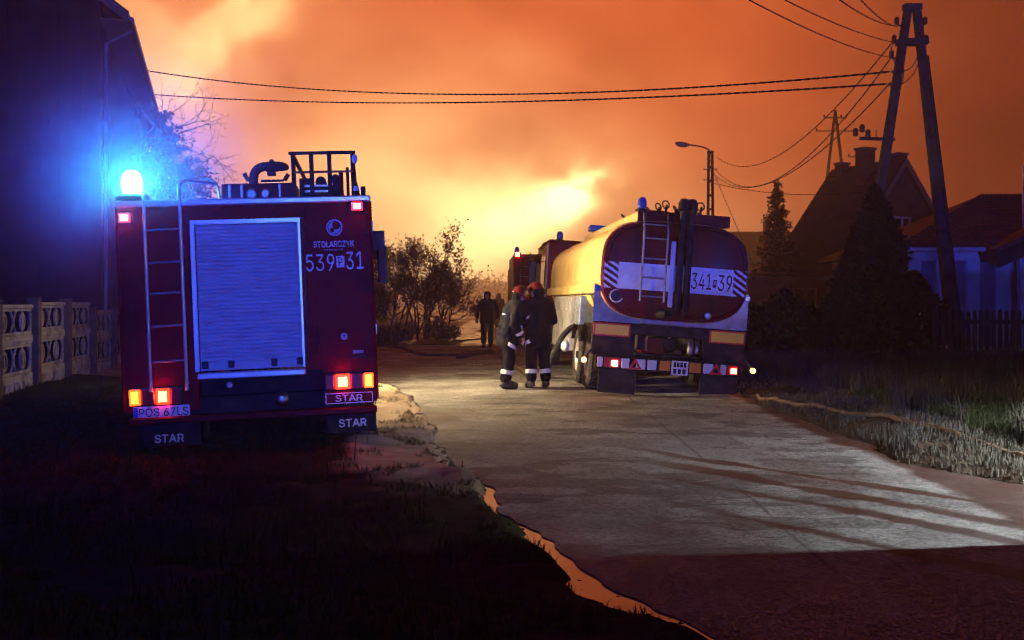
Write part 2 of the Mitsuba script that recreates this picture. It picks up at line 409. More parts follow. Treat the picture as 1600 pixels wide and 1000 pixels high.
gx = np.unique(np.r_[np.linspace(-260, -20, 14), np.linspace(-20, -4, 40), np.linspace(-4, -0.9, 45), np.arange(-0.9, 1.5, 0.022), np.linspace(1.5, 3.4, 14), np.linspace(3.4, 9, 70), np.linspace(9, 30, 24), np.linspace(30, 260, 12)])
gy = np.unique(np.r_[np.linspace(-60, 0, 14), np.linspace(0, 3.6, 10), np.arange(3.6, 8, 0.025), np.linspace(8, 20, 110), np.linspace(20, 60, 70), np.linspace(60, 220, 24)])
X, Y = np.meshgrid(gx, gy)
Z = gz(X, Y)
nx = len(gx)
ii, jj = np.meshgrid(np.arange(len(gy) - 1), np.arange(nx - 1), indexing='ij')
q = (ii * nx + jj).ravel()
ground = trimesh.Trimesh(np.stack([X.ravel(), Y.ravel(), Z.ravel()], 1), np.vstack([np.stack([q, q + 1, q + nx + 1], 1), np.stack([q, q + nx + 1, q + nx], 1)]), process=False)
solo('ground', ground, SOIL, 'dark muddy verge and field ground with short grass', kind='structure', smooth=True)

ry = np.unique(np.r_[np.linspace(-40, 3, 40), np.arange(3, 14, 0.05), np.linspace(14, 36, 120)])
rows = []
for y in ry:
    a, b = float(xl(y)), float(xr(y))
    s = np.r_[0, np.linspace(0, 1, 26)]
    xs = a + (b - a) * s
    zs = 0.006 * np.sin(xs * 1.7 + y * 0.4) + 0.012 * (meshkit.fbm(np.stack([xs * 1.2, xs * 0 + y * 1.2, xs * 0], -1), 3, 4) - 0.5)
    zs[0] = -0.10
    zs[1] -= 0.012
    if y > 33:
        zs = zs - 0.05 * (y - 33) / 3
    rows.append(np.stack([xs, xs * 0 + y, zs], 1))
road = loft(rows, closed=False, caps=False)
solo('road', road, ASPHALT, 'cracked asphalt road with mud tracks', kind='structure', smooth=40)

ty = np.linspace(34.5, 120, 60)
cx = np.interp(ty, [34, 45, 60, 80, 120], [-1.4, -2.3, -3.2, -6, -14])
rows = []
for y, c in zip(ty, cx):
    xs = c + np.linspace(-2.4, 2.4, 14)
    rows.append(np.stack([xs, xs * 0 + y, gz(xs, xs * 0 + y) + 0.03], 1))
solo('track', loft(rows, closed=False, caps=False), TRACK, 'wet muddy track leading on towards the fire', kind='structure', smooth=True)

# water standing in the gutter: level sheets, their outline is where the trench rises through them
for n_, (y0, y1, lab) in enumerate(((3.3, 5.72, 'wide puddle of muddy water at the road edge nearest the camera'), (5.72, 7.0, 'middle puddle in the gutter beside the road edge'), (7.0, 9.0, 'thin trickle of water in the gutter up the road'))):
    yy = np.linspace(y0, y1, 40)
    rows = [np.stack([float(xl(y)) + np.linspace(-0.85, 0.06, 8), np.full(8, y), np.full(8, -0.020)], 1) for y in yy]
    key = solo('puddle', loft(rows, closed=False, caps=False), 'puddle_surface', lab, kind='structure')
for px_, py_, rx_, ry__ in ((735, 528, 0.75, 3.0), (715, 545, 0.9, 1.2)):
    c = at(px_, py_, 2400 / (py_ - 470))
    a = np.linspace(0, 2 * PI, 40, endpoint=False)
    rr = 1 + 0.35 * np.sin(3 * a + 1) + 0.2 * np.sin(5 * a)
    poly = Polygon(np.stack([c[0] + rx_ * rr * np.cos(a), c[1] + ry__ * rr * np.sin(a)], 1))
    v, f = trimesh.creation.triangulate_polygon(poly, engine='earcut')
    solo('puddle', trimesh.Trimesh(np.c_[v, gz(v[:, 0], v[:, 1]).max() + np.zeros(len(v)) + 0.045], f, process=False), 'puddle_surface', 'bright puddle on the wet track far ahead' if n_ == 2 and py_ == 528 else 'puddle at the mouth of the wet track', kind='structure')


# ------------------------------------------------------------------ plants
def blades(xs, ys, hmin, hmax, w, lean=0.35, zoff=-0.01):
    n = len(xs)
    z = gz(xs, ys) + zoff
    h = rng.uniform(hmin, hmax, n)
    a = rng.uniform(0, 2 * PI, n)
    la = rng.uniform(0, 2 * PI, n)
    l = rng.uniform(0.1, 1, n) * lean * h
    base = np.stack([xs, ys, z], 1)
    d = np.stack([np.cos(a), np.sin(a), a * 0], 1) * (rng.uniform(0.6, 1.2, n) * w)[:, None]
    mid = base + np.stack([np.cos(la) * l * 0.35, np.sin(la) * l * 0.35, h * 0.6], 1)
    tip = base + np.stack([np.cos(la) * l, np.sin(la) * l, h * np.where(l > 0.3 * h, 0.9, 1)], 1)
    v = np.stack([base - d, base + d, mid + d * 0.7, mid - d * 0.7, tip], 1).reshape(-1, 3)
    o = np.arange(n)[:, None] * 5
    f = np.concatenate([o + [0, 1, 2], o + [0, 2, 3], o + [3, 2, 4]])
    return trimesh.Trimesh(v, f, process=False)


def clumpy(n, x0, x1, y0, y1, s, thr, seed, power=1.0):
    y = y0 + (y1 - y0) * rng.random(n) ** power
    x = rng.uniform(x0, x1, n)
    k = meshkit.fbm(np.stack([x * s, y * s, x * 0], -1), 3, seed) > thr
    return x[k], y[k]


x, y = clumpy(230000, -8.5, 2.6, 2.6, 19, 1.5, 0.30, 11, 1.3)
k = (x < xl(y) - 0.16) & (gz(x, y) > -0.02)
k &= ~((np.abs(x - xl(y)) < 0.95) & (meshkit.fbm(np.stack([x * 3, y * 3, x * 0], -1), 2, 6) < 0.62))
solo('grass', blades(x[k], y[k], 0.015, 0.075, 0.004, 0.9), GRASS, 'short trampled grass on the left verge behind the fire engine', 'grass', 'stuff')
x, y = clumpy(150000, 3.5, 10, 7.0, 24, 1.2, 0.36, 12, 2.0)
k = (x > xr(y) + 0.02 + 0.1 * rng.random(len(x))) & ((x > 4.6) | (rng.random(len(x)) < 0.5))
x, y = x[k], y[k]
tall = x > 4.75 + 0.5 * meshkit.noise(np.stack([y * 1.3, y * 0, y * 0], -1), 3)
solo('grass', blades(x[~tall], y[~tall], 0.03, 0.11, 0.008), DRYGRASS, 'short dry grass strip along the right road edge', 'grass', 'stuff')
kk = meshkit.fbm(np.stack([x * 0.9, y * 0.9, x * 0], -1), 3, 21)
solo('grass', blades(x[tall & (kk < 0.60)], y[tall & (kk < 0.60)], 0.12, 0.45, 0.009, 0.5), DRYGRASS, 'tall dry grass on the bank right of the road', 'grass', 'stuff')
solo('grass', blades(x[tall & (kk >= 0.60)], y[tall & (kk >= 0.60)], 0.08, 0.26, 0.012, 0.6), GREENGRASS, 'patches of fresh green grass in the dry bank', 'grass', 'stuff')
x, y = clumpy(26000, -13, -2.4, 30.5, 52, 0.6, 0.42, 14)
k = (x < xl(y) - 0.3) | (y > 33.5)
k &= np.abs(x - np.interp(y, [34, 45, 60], [-1.4, -2.3, -3.2])) > 2.0
solo('grass', blades(x[k], y[k], 0.15, 0.55, 0.02, 0.5), DRYGRASS, 'rough dry grass below the bushes at the road junction', 'grass', 'stuff')


def stones(xs, ys, lo, hi):
    base = trimesh.creation.icosphere(1)
    ms = []
    for x_, y_ in zip(xs, ys):
        r_ = lo + (hi - lo) * rng.random() ** 3
        v = base.vertices * (1 + 0.25 * rng.normal(size=(len(base.vertices), 1))) * r_ * np.array([1.2, 0.9, 0.6])
        ms.append((v + [x_, y_, max(float(gz(x_, y_)), -0.03) + r_ * 0.2], base.faces))
    n_ = len(base.vertices)
    return trimesh.Trimesh(np.vstack([m[0] for m in ms]), np.vstack([m[1] + i * n_ for i, m in enumerate(ms)]), process=False)


ys_ = 3.6 + 15 * rng.random(1500) ** 1.5
xs_ = xl(ys_) + rng.normal(size=1500) * 0.13 + 0.02
solo('gravel', stones(xs_, ys_, 0.003, 0.017), STONE, 'loose grit and crumbled asphalt along the left road edge', 'gravel', 'stuff')
ys_ = 7.2 + 9 * rng.random(700)
xs_ = xr(ys_) + rng.normal(size=700) * 0.18
solo('gravel', stones(xs_, ys_, 0.003, 0.016), STONE, 'loose grit along the right road edge below the grass', 'gravel', 'stuff')
x, y = clumpy(5200, -8.0, 2.0, 4.4, 17, 2.6, 0.58, 51, 1.2)
k = (x < xl(y) - 0.75)
solo('grass', blades(x[k], y[k], 0.10, 0.34, 0.005, 0.8), GRASS, 'taller weeds standing in tufts on the left verge', 'grass', 'stuff')


def leaf_cards(pts, size, droop=0.0):
    n = len(pts)
    pts = np.asarray(pts)
    d = rng.normal(size=(n, 3))
    d[:, 2] -= droop
    d /= np.linalg.norm(d, axis=1, keepdims=True)
    e = np.cross(d, rng.normal(size=(n, 3)))
    e /= np.linalg.norm(e, axis=1, keepdims=True)
    L = size * rng.uniform(0.6, 1.3, (n, 1))
    v = np.stack([pts, pts + d * L * 0.5 + e * L * 0.28, pts + d * L, pts + d * L * 0.5 - e * L * 0.28], 1).reshape(-1, 3)
    o = np.arange(n)[:, None] * 4
    return trimesh.Trimesh(v, np.concatenate([o + [0, 1, 2], o + [0, 2, 3]]), process=False)


def branching(p, d, L, r, depth, out, tips, spread=0.6, up=0.12, kids=3, shrink=0.7):
    """Recursive limbs: out gets (points, radii), tips the points along the last twigs."""
    d = d / np.linalg.norm(d)
    pts, q, dd = [p], p, d
    for i in range(4):
        dd = dd + rng.normal(size=3) * 0.16 + np.array([0, 0, up])
        dd /= np.linalg.norm(dd)
        q = q + dd * L / 4
        pts.append(q)
    out.append((np.array(pts), np.linspace(r, r * 0.55, 5)))
    if depth == 0:
        tips += pts[1:]
        return
    for k in range(kids):
        i = rng.integers(2, 5)
        nd = dd + rng.normal(size=3) * spread
        branching(pts[i], nd, L * shrink * rng.uniform(0.75, 1.15), r * 0.55, depth - 1, out, tips, spread, up, kids, shrink)


def limbs(out, n=5):
    return trimesh.util.concatenate([tube(p, r, n) for p, r in out])


def bush(x, y, h, w, label, n_stems=9, leaf=0.11, leaves=8, name='bush'):
    out, tips, z = [], [], float(gz(x, y))
    for i in range(n_stems):
        d = np.array([rng.normal() * 0.35 * w / h, rng.normal() * 0.3 * w / h, 1.0])
        branching(np.array([x + rng.normal() * w * 0.16, y + rng.normal() * w * 0.14, z - 0.05]), d, h * 0.42 * rng.uniform(0.7, 1.1), 0.045, 3, out, tips, 0.5, 0.12, 3, 0.68)
    t = Thing(name, label, 'bush')
    t.part('stems', limbs(out, 4), TWIG)
    tips = np.repeat(np.array(tips), leaves, 0) + rng.normal(size=(len(tips) * leaves, 3)) * 0.10
    t.part('foliage', leaf_cards(tips, leaf), LEAFBROWN)


bush(-4.3, 40, 4.7, 3.2, 'leafy brown bush taller than its neighbours at the road junction', 9)
bush(-5.6, 39, 3.8, 2.6, 'bush half hidden by the right edge of the near fire engine')
bush(-3.1, 41.5, 3.9, 2.3, 'narrow bush on the right end of the bushes, beside the track', 6)
bush(-2.6, 39.5, 0.9, 1.3, 'low bush at the foot of the bushes beside the track', 5, 0.08)


def conifer(x, y, h, r, label, dens=26, name='spruce_tree', droop=0.25, power=0.9):
    t = Thing(name, label, 'tree')
    z = float(gz(x, y))
    t.part('trunk', tube([(x, y, z - 0.1), (x + 0.03, y, z + h * 0.5), (x, y, z + h)], [0.028 * h, 0.018 * h, 0.004 * h]), BARK, smooth=True)
    out, pts = [], []
    for i in range(int(dens * h)):
        f = rng.random() ** 0.8
        L = r * (1 - f) ** power * rng.uniform(0.55, 1.15) + 0.08
        a = rng.uniform(0, 2 * PI)
        p0 = np.array([x, y, z + 0.08 * h + f * h * 0.92])
        e = np.array([math.cos(a), math.sin(a), 0])
        s = np.linspace(0, 1, 5)[:, None]
        path = p0 + e * L * s + np.array([0, 0, 1.0]) * (-droop * L * s + 0.32 * L * s * s)
        out.append((path, np.linspace(0.012, 0.003, 5)))
        m = max(6, int(L * 46))
        u = rng.random(m) ** 0.7
        base = np.stack([np.interp(u, s[:, 0], path[:, j]) for j in range(3)], 1)
        pts.append(base + rng.normal(size=(m, 3)) * np.array([0.07, 0.07, 0.05]) * (0.5 + L))
    t.part('branches', limbs(out, 3), BARK)
    t.part('crown', leaf_cards(np.vstack(pts), 0.17, 0.4), NEEDLE)


def thuja(x, y, h, r, label, n=15000, name='thuja_tree', size=0.15):
    t = Thing(name, label, 'tree')
    z = float(gz(x, y))
    t.part('trunk', tube([(x, y, z - 0.1), (x, y, z + h * 0.9)], [0.11, 0.02]), BARK)
    f = rng.random(n)
    a = rng.uniform(0, 2 * PI, n)
    prof = np.sin(np.clip((f * 0.93 + 0.07), 0, 1) * PI) ** 0.55 * (1 - f) ** 0.35 * 1.15
    lump = meshkit.fbm(np.stack([np.cos(a) * 2.2 + x, np.sin(a) * 2.2 + y, f * h * 1.1], -1), 3, 4)
    R = r * prof * (0.30 + 1.35 * lump) * (1 - 0.35 * rng.random(n) ** 2)
    p = np.stack([x + R * np.cos(a), y + R * np.sin(a), z + 0.03 + f * h], 1)
    t.part('crown', leaf_cards(p, size, -0.5), NEEDLE)


conifer(11.9, 46, 6.8, 1.5, 'hazy spruce with a pointed top between the tanker and the brick house', 34)
conifer(-12.9, 38, 8.6, 4.2, 'dark conifer behind the near fire engine at the barn corner', 22, droop=0.1)
thuja(8.5, 24, 4.0, 0.80, 'tall dark thuja standing in front of the leaning pole', 17000)
thuja(7.65, 23.6, 1.75, 0.7, 'lower thuja left of the tall one', 8000)
thuja(6.5, 24.5, 1.55, 1.0, 'rounded dark shrub behind the right corner of the tanker', 7000, 'dark_shrub')
thuja(9.6, 24.5, 2.0, 0.8, 'dark shrub between the tall thuja and the white wall', 6000, 'dark_shrub')
thuja(5.85, 27, 1.7, 0.9, 'dark shrub farthest back beside the tanker', 6000, 'dark_shrub')
out, tips = [], []
tree = Thing('bare_tree', 'bare leafless tree reaching over the conifer at the barn', 'tree')
branching(np.array([-13.9, 37, 3.5]), np.array([0.35, 0, 1.0]), 3.0, 0.10, 5, out, tips, 0.62, 0.03, 3, 0.74)
tree.part('trunk', tube([(-14.3, 37, -0.1), (-14.1, 37, 2.0), (-13.9, 37, 3.6)], [0.17, 0.14, 0.1]), BARK, smooth=True)
tree.part('branches', limbs(out, 4), TWIG)
out, tips = [], []
for dx in (0, 0.6):
    branching(np.array([-13.3 + dx, 36.5, 5.6]), np.array([1.0, 0, 0.12]), 2.2, 0.05, 4, out, tips, 0.5, 0.0, 3, 0.72)
tree.part('bough', limbs(out, 4), TWIG)

# far woods and fields' end, fading into the haze
pts = []
for i in range(260):
    a = rng.uniform(-0.62, 0.62)
    Dd = rng.uniform(150, 190)
    h = rng.uniform(2.2, 4.2)
    c = np.array([math.sin(a) * Dd, math.cos(a) * Dd, 0.9])
    pts.append(c + rng.normal(size=(420, 3)) * np.array([2.6, 2.6, h * 0.32]) + np.array([0, 0, h * 0.5]))
solo('far_woods', leaf_cards(np.vstack(pts), 0.55), NEEDLE, 'low line of woods fading into the smoke beyond the fields', 'woods', 'stuff')


# ------------------------------------------------------------------ barn on the left
def barn():
    H = 9.5
    hd = math.radians(16.4)
    M = tr(-11.0, 27.4, 0) @ rot(RZ, 16.4)     # local: corner at origin, +y along the long wall, -x along the gable end
    t = Thing('barn', 'tall dark barn behind the ornamental concrete fence', 'barn', M)
    L, W, R = 22.0, 11.0, 13.5
    zb = -0.2
    g = Polygon([(-W, zb), (0, zb), (0, H), (-W / 2, R), (-W, H)])
    for i in range(44):                                            # boards of the gable end and the long wall
        x0, x1 = -W + i * W / 44, -W + (i + 1) * W / 44 - 0.012
        p = g.intersection(sbox(x0, zb, x1, R + 1))
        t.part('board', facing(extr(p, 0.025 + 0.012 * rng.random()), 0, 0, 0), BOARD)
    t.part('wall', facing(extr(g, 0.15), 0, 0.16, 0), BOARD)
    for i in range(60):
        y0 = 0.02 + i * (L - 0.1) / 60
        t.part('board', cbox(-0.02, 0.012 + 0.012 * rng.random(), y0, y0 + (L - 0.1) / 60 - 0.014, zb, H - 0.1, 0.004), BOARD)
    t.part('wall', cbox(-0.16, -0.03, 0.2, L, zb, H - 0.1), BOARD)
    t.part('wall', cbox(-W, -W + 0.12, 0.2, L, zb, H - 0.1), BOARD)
    sl = (R - H) / (W / 2)
    ov = 0.75
    roof = Polygon([(ov, H - sl * ov), (-W / 2, R), (-W - ov, H - sl * ov), (-W - ov, H - sl * ov + 0.14), (-W / 2, R + 0.16), (ov, H - sl * ov + 0.14)])
    rk = t.part('roof', moved(extr(roof, L + 1.2), rot(RX, 90), tr(0, L + 0.6, 0)), ROOFSHEET)
    for i in range(36):
        y0 = -0.6 + i * (L + 1.2) / 36
        t.part('seam', tube([(ov, y0, H - sl * ov + 0.16), (-W / 2, y0, R + 0.18)], 0.025, 5), ROOFSHEET, rk)
    t.part('soffit', cbox(0.03, ov - 0.03, -0.58, L + 0.5, H - sl * ov - 0.06, H - sl * ov - 0.02), SOFFIT)
    t.part('bargeboard', moved(extr(Polygon([(ov, H - sl * ov - 0.12), (-W / 2, R - 0.14), (-W / 2, R + 0.14), (ov, H - sl * ov + 0.13)]), 0.04), rot(RX, 90), tr(0, -0.6, 0)), SOFFIT)
    gt = t.part('gutter', tube([(ov + 0.06, -0.6, H - sl * ov - 0.02), (ov + 0.06, L + 0.6, H - sl * ov - 0.02)], 0.07), GREY)
    t.part('downpipe', tube([(0.08, 0.5, 0), (0.08, 0.5, H - 1.0), (ov, 0.5, H - sl * ov - 0.05)], 0.05), GREY)


barn()


# ------------------------------------------------------------------ ornamental concrete fence
def concrete_fence():
    t = Thing('concrete_fence', 'pale concrete fence of pierced ring panels between dark posts, left of the near fire engine', 'fence')
    p0, p1 = np.array([-7.61, 14.97]), np.array([-9.76, 27.14])
    n = 6
    d = (p1 - p0) / n
    L = float(np.linalg.norm(d))
    hd = math.degrees(math.atan2(d[1], d[0]))

    def frame_panel(z0, z1):
        w = L - 0.16
        h = z1 - z0
        out = [sbox(0, 0, w, 0.05), sbox(0, h - 0.04, w, h), sbox(0, 0, 0.05, h), sbox(w - 0.05, 0, w, h)]
        R = h * 0.5 - 0.07
        for c in (w * 0.25, w * 0.75):
            cc = Point(c, h / 2)
            out.append(cc.buffer(R, 24) - cc.buffer(R - 0.036, 24))
            out.append(sbox(c - 0.018, 0.03, c + 0.018, h - 0.03))
            out.append(affinity.scale(Point(c, h / 2).buffer(0.06, 3), 0.75, 1.6))
        for c in (0, w / 2, w):
            for s in (-1, 1):
                arc = LineString([(c + s * (0.02 + 0.16 * math.sin(u * PI / 2) ** 2), h * 0.5 + v * h * 0.5) for v in (-1, 1) for u in [0]] ) if False else LineString([(c + s * 0.17 * abs(v) ** 1.3 * (1 if c in (0, w) else 1), h / 2 + v * (h / 2 - 0.02)) for v in np.linspace(-1, 1, 13)])
                out.append(arc.buffer(0.012))
        return unary_union(out).intersection(sbox(0, 0, w, h))

    tiers = ((0.0, 0.26, 'solid'), (0.27, 0.73, 'ring'), (0.735, 0.885, 'solid'), (0.89, 1.31, 'ring'), (1.315, 1.375, 'cap'))
    for i in range(n + 1):
        p = p0 + d * i
        z = float(gz(p[0], p[1]))
        m = tr(p[0], p[1], z) @ rot(RZ, hd)
        t.part('post', moved([cbox(-0.085, 0.085, -0.13, 0.06, -0.2, 1.40, 0.012), cbox(-0.10, 0.10, -0.145, 0.075, 1.40, 1.45, 0.02)], m), POSTC)
        if i == n:
            break
        m = tr(p[0], p[1], z) @ rot(RZ, hd) @ tr(0.08, 0, 0)
        for z0, z1, kind in tiers:
            if kind == 'ring':
                t.part('panel', moved(facing(extr(frame_panel(z0, z1), 0.026), 0, 0.012, z0), m), CONCRETE, smooth=30)
            elif kind == 'solid':
                k = t.part('panel', moved(cbox(0.003, L - 0.163, -0.035, 0.03, z0 - (0.15 if z0 == 0 else 0), z1, 0.008), m), CONCRETE)
                if z0 == 0:
                    for j in range(7):
                        t.part('relief', moved(cbox(0.12 + j * 0.25, 0.24 + j * 0.25, -0.055, -0.033, 0.03, 0.15, 0.008), m), CONCRETE, k)
                else:
                    t.part('relief', moved(cbox(0.03, L - 0.19, -0.05, -0.033, z0 + 0.05, z1 - 0.05, 0.008), m), CONCRETE, k)
            else:
                t.part('panel', moved(cbox(0.003, L - 0.163, -0.05, 0.045, z0, z1, 0.012), m), CONCRETE)


concrete_fence()


# ------------------------------------------------------------------ buildings on the right
def tiled_slope(t, roof, a, b, c, d_, rows, cols, m, lift=0.0):
    """Rows of tiles over the slope a-b (eave) to d-c (ridge)."""
    a, b, c, d_ = map(np.asarray, (a, b, c, d_))
    nrm = np.cross(b - a, d_ - a)
    nrm = nrm / np.linalg.norm(nrm)
    if nrm[2] < 0:
        nrm = -nrm
    for r in range(rows):
        f0, f1 = r / rows, (r + 1.12) / rows
        l0, l1 = a + (d_ - a) * f0, a + (d_ - a) * min(f1, 1)
        r0, r1 = b + (c - b) * f0, b + (c - b) * min(f1, 1)
        parts = []
        for k in range(cols):
            u0, u1 = k / cols, (k + 1) / cols - 0.002
            p = [l0 + (r0 - l0) * u0, l0 + (r0 - l0) * u1, l1 + (r1 - l1) * u1, l1 + (r1 - l1) * u0]
            j = 0.006 * rng.random()
            top = [p[0] + nrm * (0.055 + j), p[1] + nrm * (0.055 + j), p[2] + nrm * 0.03, p[3] + nrm * 0.03]
            mid0, mid1 = (top[0] + top[1]) / 2 + nrm * 0.03, (top[2] + top[3]) / 2 + nrm * 0.03
            v = np.array([p[0], p[1], top[0], mid0, top[1], top[3], mid1, top[2]])
            parts.append(trimesh.Trimesh(v, np.array([[0, 1, 4], [0, 4, 3], [0, 3, 2], [2, 3, 6], [2, 6, 5], [3, 4, 7], [3, 7, 6]]), process=False))
        t.part('tiles', trimesh.util.concatenate(parts), m, roof, kind='stuff')


def brick_house():
    D = 45
    ax = (1408 - 800) / 1600 * D
    M = tr(ax, D, 0) @ rot(RZ, 24)       # local: gable towards -y, ridge runs along +y
    t = Thing('brick_house', 'dark brick house with steep tiled roof and chimneys behind the thuja', 'house', M)
    W, L, E, R = 3.55, 3.8, 3.0, 7.55
    g = Polygon([(-W, -0.3), (W, -0.3), (W, E), (0, R), (-W, E)])
    t.part('wall', facing(extr(g, 0.3), 0, 0.3, 0), BRICK)
    # brick courses of the gable as raised strips, too fine to pick apart
    strips = []
    for i in range(60):
        z0 = -0.2 + i * 0.13
        p = g.intersection(sbox(-W, z0, W, z0 + 0.115))
        if not p.is_empty:
            strips.append(facing(extr(p, 0.012), 0, 0.0, 0))
    t.part('brick_courses', strips, BRICK, kind='stuff')
    t.part('wall', cbox(-W, -W + 0.3, 0.3, L, -0.3, E), BRICK)
    t.part('wall', cbox(W - 0.3, W, 0.3, L, -0.3, E), BRICK)
    t.part('wall', facing(extr(g, 0.3), 0, L + 0.3, 0), BRICK)
    sl = (R - E) / W
    ov = 0.45
    for s in (-1, 1):
        poly = Polygon([(s * (W + ov), E - sl * ov), (0, R), (0, R + 0.2), (s * (W + ov), E - sl * ov + 0.18)])
        rf = t.part('roof', moved(extr(poly, L + 0.9), rot(RX, 90), tr(0, L + 0.6, 0)), TILEOLD)
        tiled_slope(t, rf, (s * (W + ov), -0.3, E - sl * ov + 0.18), (s * (W + ov), L + 0.6, E - sl * ov + 0.18), (0, L + 0.6, R + 0.2), (0, -0.3, R + 0.2), 22, 34, TILEOLD)
        t.part('bargeboard', moved(extr(Polygon([(s * (W + ov), E - sl * ov - 0.1), (0, R - 0.12), (0, R + 0.18), (s * (W + ov), E - sl * ov + 0.16)]), 0.05), rot(RX, 90), tr(0, -0.3, 0)), SOFFIT)
    for (x, y, w, z1) in ((-0.55, 1.6, 0.34, R + 0.75), (0.35, 0.5, 0.28, R + 0.42), (-0.1, 3.6, 0.26, R + 0.35)):
        c = t.part('chimney', cbox(x - w, x + w, y - w * 0.8, y + w * 0.8, R - 0.9, z1, 0.01), BRICK)
        t.part('cap', cbox(x - w - 0.05, x + w + 0.05, y - w * 0.8 - 0.05, y + w * 0.8 + 0.05, z1, z1 + 0.1, 0.01), MORTAR, c)
    for (x0, z0) in ((-1.9, 1.0), (0.8, 1.0), (-0.5, 3.9)):
        w = t.part('window', facing(extr(sbox(0, 0, 1.0, 1.3) - sbox(0.09, 0.09, 0.46, 1.21) - sbox(0.54, 0.09, 0.91, 1.21), 0.07), x0, -0.012, z0), WHITE)
        t.part('pane', cbox(x0 + 0.08, x0 + 0.92, -0.03, -0.022, z0 + 0.08, z0 + 1.22, 0.002), GLASSDARK, w)
    # porch wing on the left with two small windows
    pw = t.part('porch', cbox(-W - 2.0, -W - 0.02, 0.8, 3.6, -0.3, 2.55, 0.02), BRICK)
    t.part('porch_roof', moved(cbox(-W - 2.3, -W - 0.05, 0.5, 3.9, 2.62, 2.74, 0.02)), TILEOLD)
    for x0 in (-W - 1.75, -W - 1.05):
        w = t.part('window', facing(extr(sbox(0, 0, 0.55, 1.1) - sbox(0.07, 0.07, 0.48, 1.03), 0.06), x0, 0.8, 0.95), WHITE)
        t.part('pane', cbox(x0 + 0.06, x0 + 0.49, 0.775, 0.785, 1.0, 2.0, 0.002), GLASSDARK, w)
    t.part('gutter', tube([(-W - ov - 0.05, -0.3, E - sl * ov), (-W - ov - 0.05, L + 0.6, E - sl * ov)], 0.07), GREY)


brick_house()


def white_house():
    D = 28.5
    c = at(1415, 470, D)
    M = tr(c[0], D, 0) @ rot(RZ, -3)
    t = Thing('white_house', 'low white house with red tiled roof and pilasters at the right edge', 'house', M)
    E, W, L = 2.86, 8.5, 8.0
    t.part('wall', cbox(0.05, W, 0.0, 0.25, -0.3, E), PLASTER)
    t.part('wall', cbox(0.05, 0.30, 0.25, L, -0.3, E), PLASTER)
    t.part('wall', cbox(W - 0.25, W, 0.25, L, -0.3, E), PLASTER)
    for i, (x0, x1) in enumerate(((0.42, 0.78), (1.28, 1.62), (2.02, 2.40))):            # tall recessed panels between pilasters
        w = t.part('window', cbox(x0, x1, -0.03, -0.004, 0.25, 2.62, 0.006), PANELB)
        t.part('pane', cbox(x0 + 0.05, x1 - 0.05, -0.038, -0.032, 0.35, 2.5, 0.002), PANELB, w)
    for x0, x1 in ((0.06, 0.40), (0.80, 1.26), (1.64, 2.0), (2.42, 2.74)):
        t.part('pilaster', cbox(x0, x1, -0.09, -0.004, -0.3, 2.66, 0.015), PLASTER)
    # main roof rises to the right and away
    ridge = 4.75
    rf = t.part('roof', loft([np.array([(-0.35, -0.45, E + 0.02), (-0.35, -0.45, E + 0.14), (3.7, 4.2, ridge + 0.1), (3.7, 4.2, ridge - 0.06)]),
                              np.array([(W + 0.6, -0.45, E + 0.02), (W + 0.6, -0.45, E + 0.14), (W + 0.6, 4.2, ridge + 0.1), (W + 0.6, 4.2, ridge - 0.06)])]), TILE)
    tiled_slope(t, rf, (-0.35, -0.45, E + 0.14), (W + 0.6, -0.45, E + 0.14), (W + 0.6, 4.2, ridge + 0.1), (3.7, 4.2, ridge + 0.1), 16, 38, TILE)
    t.part('roof', loft([np.array([(-0.35, -0.45, E), (-0.35, -0.45, E + 0.13), (3.7, 4.2, ridge + 0.09), (3.7, 4.2, ridge - 0.07)]), np.array([(-0.35, L + 0.4, E), (-0.35, L + 0.4, E + 0.13), (3.7, 4.3, ridge + 0.09), (3.7, 4.3, ridge - 0.07)])]), TILE)
    # projecting wing whose verge rises to the right
    t.part('wall', facing(extr(Polygon([(1.98 + 0.8, -0.3), (W, -0.3), (W, 5.6), (2.78, E - 0.25)]), 0.2), 0, -0.55, 0), PLASTER)
    poly = Polygon([(2.05, E - 0.28), (W, 5.75), (W, 6.0), (1.95, E + 0.02)])
    w2 = t.part('roof', moved(extr(poly, 1.5), rot(RX, 90), tr(0, 0.3, 0)), TILE)
    t.part('bargeboard', moved(extr(Polygon([(2.0, E - 0.5), (W, 5.45), (W, 5.8), (1.95, E - 0.1)]), 0.05), rot(RX, 90), tr(0, -1.22, 0)), WOOD)
    t.part('gutter', tube([(-0.4, -0.52, E + 0.04), (1.95, -0.52, E + 0.04)], 0.06), WHITE)
    t.part('downpipe', tube([(-0.12, -0.5, E), (-0.02, -0.1, E - 0.4), (-0.02, -0.1, 0)], 0.045), GREY)
    t.part('flue', tube([(3.42, 0.4, 3.4), (3.42, 0.4, 5.28)], 0.075, 12), ALUF, smooth=40)


white_house()


